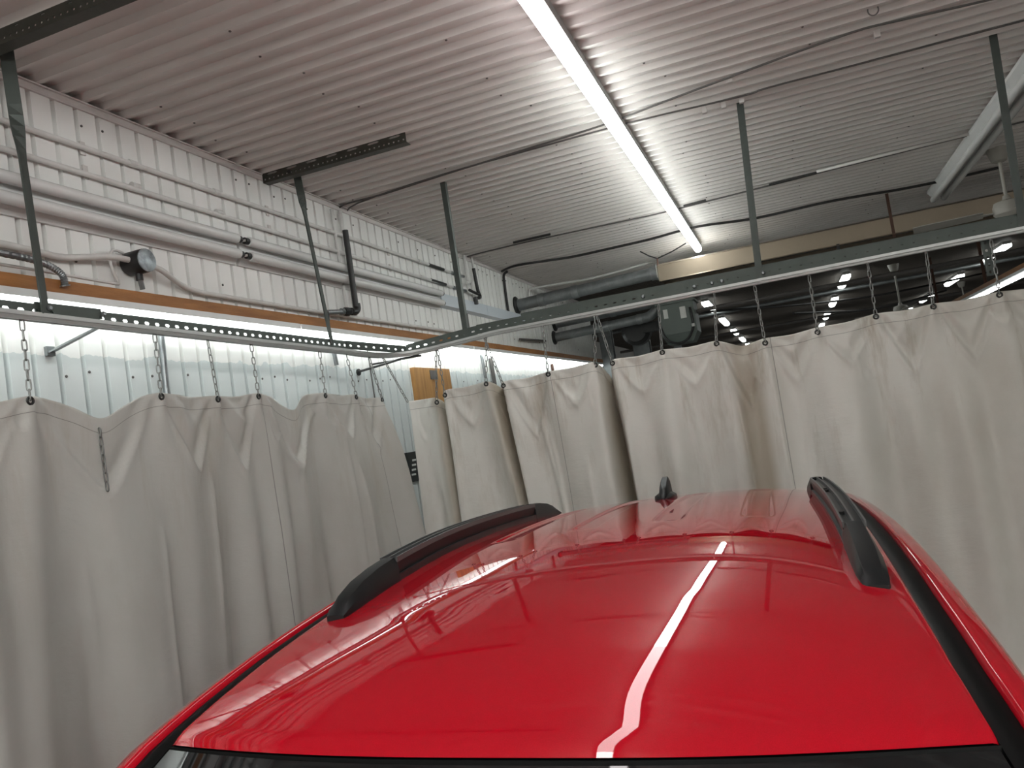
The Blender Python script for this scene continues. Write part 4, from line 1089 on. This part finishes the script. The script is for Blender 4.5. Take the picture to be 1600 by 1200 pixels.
# side windows, pillars, doors, mirrors
for s in (-1, 1):
    for l0, l1, nm in ((-.52, .60, 'front_side_window'), (.66, 1.50, 'rear_side_window'), (1.56, 2.25, 'quarter_window')):
        rows = []
        for l in np.linspace(l0, l1, 12):
            if l < 0:
                xt = np.interp(l, [-.9, -.5, -.16, 0], [.845, .775, .716, .676]); ht = np.interp(l, [-.9, -.5, -.16, 0], [-.66, -.42, -.175, -.085])
            else:
                xt = wd(l) + .080; ht = hside(l) - .070
            rows.append([(s * (xt * (1 - t) + .872 * t), float(l), Z0 + ht * (1 - t) + (-.60) * t) for t in np.linspace(0, 1, 6)])
        part(MB().loft(rows, closed=False, cap=False), nm, 'glass', smooth=True)
    for l in (.63, 1.53):
        b = MB(); xt = float(wd(l)) + .079; ht = float(hside(l)) - .07
        part(b.hexa([(s * .86, l - .035, Z0 - .60), (s * .882, l - .035, Z0 - .60), (s * .882, l + .035, Z0 - .60), (s * .86, l + .035, Z0 - .60),
                     (s * (xt - .02), l - .03, Z0 + ht), (s * (xt + .004), l - .03, Z0 + ht), (s * (xt + .004), l + .03, Z0 + ht), (s * (xt - .02), l + .03, Z0 + ht)]), 'door_pillar', 'blackplastic')
    b = MB()
    part(b.hexa([(s * .80, 2.23, Z0 - .58), (s * .872, 2.2, Z0 - .60), (s * .80, 2.62, Z0 - .55), (s * .74, 2.60, Z0 - .55), (s * .60, 2.23, Z0 - .05), (s * .672, 2.2, Z0 - .045), (s * .60, 2.44, Z0 - .06), (s * .54, 2.40, Z0 - .06)]), 'rear_pillar', 'paint')
    b = MB().box((min(s * .913, s * .928), -.55, Z0 - 1.39), (max(s * .913, s * .928), 1.55, Z0 - 1.28)); part(b, 'sill_cover', 'blackplastic')
    for l in (.40, 1.30): part(MB().box((min(s * .905, s * .935), l - .10, Z0 - .79), (max(s * .905, s * .935), l + .08, Z0 - .76)), 'door_handle', 'paint')
    mr = MB()
    ml = [(-.07, -.055), (.07, -.055), (.09, -.03), (.09, .04), (.065, .065), (-.06, .065), (-.09, .045), (-.09, -.03)]
    mr.loft([[(s * 1.0 + a * k, -.42 + yy, Z0 - .50 + c * k) for a, c in ml] for yy, k in ((-.09, .45), (-.06, .8), (-.02, 1.0), (.045, 1.02), (.05, .95))])
    mo = part(mr, 'door_mirror', 'paint', smooth=40)
    part(MB().hexa([(s * .86, -.47, Z0 - .61), (s * .98, -.47, Z0 - .56), (s * .98, -.40, Z0 - .56), (s * .86, -.40, Z0 - .61), (s * .86, -.47, Z0 - .56), (s * .98, -.47, Z0 - .52), (s * .98, -.40, Z0 - .52), (s * .86, -.40, Z0 - .56)]), 'mirror_arm', 'blackplastic', parent=mo)
    part(MB().hexa([(s * .50, -1.92, Z0 - .93), (s * .78, -1.80, Z0 - .90), (s * .82, -1.66, Z0 - .86), (s * .5, -1.80, Z0 - .9), (s * .50, -1.90, Z0 - .84), (s * .78, -1.78, Z0 - .80), (s * .83, -1.62, Z0 - .76), (s * .5, -1.78, Z0 - .80)]), 'headlight', 'headlight')
    part(MB().hexa([(s * .60, 2.66, Z0 - .80), (s * .86, 2.50, Z0 - .80), (s * .84, 2.45, Z0 - .80), (s * .6, 2.6, Z0 - .80), (s * .60, 2.69, Z0 - .60), (s * .85, 2.53, Z0 - .58), (s * .83, 2.45, Z0 - .58), (s * .6, 2.6, Z0 - .60)]), 'tail_light', 'taillight')
    for l in (-1.12, 1.55):
        dz = .345 - s * .80 * math.sin(roll)
        wl = part(MB().lathe((s * .80, l, dz), (s, 0, 0), [(.22, -.10), (.32, -.10), (.345, -.07), (.345, .08), (.325, .11), (.23, .115), (.225, .09)], 36), 'tyre', 'tyre', smooth=35)
        part(MB().lathe((s * .80, l, dz), (s, 0, 0), [(.05, .06), (.225, .085), (.228, .105), (.215, .108), (.20, .085), (.05, .075)], 30), 'wheel_rim', 'alloy', smooth=40, parent=wl)
        for k in range(5):
            a = 2 * math.pi * k / 5; c, sn = math.cos(a), math.sin(a)
            def W(r, t, x): return (s * (.80 + x), l + r * c - t * sn, dz + r * sn + t * c)
            part(MB().hexa([W(.03, -.02, .085), W(.21, -.03, .095), W(.21, .03, .095), W(.03, .02, .085), W(.03, -.02, .10), W(.21, -.03, .106), W(.21, .03, .106), W(.03, .02, .10)]), 'spoke', 'alloy', parent=wl)
        part(MB().lathe((s * .885, l, dz), (s, 0, 0), [(.36, 0), (.405, .0), (.405, .04), (.36, .04)], 32), 'arch_trim', 'blackplastic', smooth=35)
# tail: rear window, spoiler, bumpers, grille
rows = []
for t in np.linspace(0, 1, 8):
    rows.append([(q * (.52 + .20 * t), 2.42 + .22 * t - .05 * q * q, Z0 + .005 - .56 * t) for q in np.linspace(-1, 1, 15)])
part(MB().loft(rows, closed=False, cap=False), 'rear_window', 'glass', smooth=True)
rows = []
for q in np.linspace(-1, 1, 21):
    x = q * .56; h0 = float(roof_h(np.array(x), np.array(2.41)))
    rows.append([(x, 2.40, Z0 + h0 - .004), (x, 2.55 - .05 * q * q, Z0 + h0 - .035), (x, 2.55 - .05 * q * q, Z0 + h0 - .05), (x, 2.40, Z0 + h0 - .05)])
part(MB().loft(rows), 'roof_spoiler', 'paint', smooth=40)
part(MB().box((-.5, -1.975, Z0 - 1.12), (.5, -1.93, Z0 - .98)), 'grille', 'blackplastic')
part(MB().box((-.70, 2.70, Z0 - 1.25), (.70, 2.78, Z0 - 1.05)), 'rear_bumper', 'blackplastic')

# roof rails
for s in (-1, 1):
    xr = .520
    def base(l): return float(roof_h(np.array(xr), np.array(min(l, 2.40))))
    # main bar body, full length with end caps
    ls = [.455, .47, .50, .56, .64, .72]; hs = [.004, .016, .030, .044, .052, .055]; ws = [.020, .024, .026, .027, .026, .0255]
    def ring(l, hh, w_, top=.6):
        z = Z0 + base(l)
        return [(s * xr - w_, l, z - .010), (s * xr + w_, l, z - .010), (s * xr + w_ * .98, l, z + hh * .55), (s * xr + w_ * top, l, z + hh * .97), (s * xr, l, z + hh), (s * xr - w_ * top, l, z + hh * .97), (s * xr - w_ * .98, l, z + hh * .55)]
    part(MB().loft([ring(l, h, w_) for l, h, w_ in zip(ls, hs, ws)]), 'rail_front_cap', 'railplastic', smooth=35)
    ls2 = [1.92, 2.02, 2.12, 2.20, 2.26, 2.30]; hs2 = [.055, .054, .048, .036, .020, .004]
    part(MB().loft([ring(l, h, .025) for l, h in zip(ls2, hs2)]), 'rail_rear_cap', 'railplastic', smooth=35)
    # bar between the caps: U section with recessed grooves on top and side
    lsb = np.linspace(.72, 1.92, 28)
    def bar(prs): return [[(s * xr + a, float(l), Z0 + base(l) + c) for a, c in prs] for l in lsb]
    part(MB().loft(bar([(-.016, .012), (.016, .012), (.022, .040), (.022, .044), (-.022, .044), (-.022, .040)])), 'rail_bar', 'railplastic', smooth=35)
    for a in (-.0225, -.002, .0195):
        part(MB().loft(bar([(a, .042), (a + .004, .042), (a + .004, .0545), (a, .0545)])), 'rail_rib', 'railedge')
    part(MB().loft(bar([(-.024, -.010), (.024, -.010), (.024, .013), (-.024, .013)])), 'rail_foot_strip', 'blackplastic')
    for l in (1.30, 1.36, .86):
        part(MB().lathe((s * xr - .010, l, Z0 + base(l) + .044), (0, 0, 1), [(.006, 0), (.006, .006)], 8), 'rail_screw', 'blackiron')
# shark fin aerial
rings = []
for l, wb, hh in ((1.828, .010, .006), (1.84, .022, .016), (1.865, .034, .034), (1.90, .037, .056), (1.935, .037, .073), (1.965, .036, .080), (1.985, .032, .078), (2.0, .026, .06), (2.006, .016, .02)):
    z = Z0 + float(roof_h(np.array(0.), np.array(l))) - .003
    tw = .44 if hh > .03 else .6
    rings.append([(-wb, l, z), (wb, l, z), (wb * .95, l, z + min(.014, hh * .4)), (wb * .55, l, z + min(.024, hh * .6)), (wb * tw, l, z + hh * .80), (wb * tw * .6, l, z + hh), (-wb * tw * .6, l, z + hh), (-wb * tw, l, z + hh * .80), (-wb * .55, l, z + min(.024, hh * .6)), (-wb * .95, l, z + min(.014, hh * .4))])
part(MB().loft(rings), 'aerial_fin', 'railplastic', smooth=40)
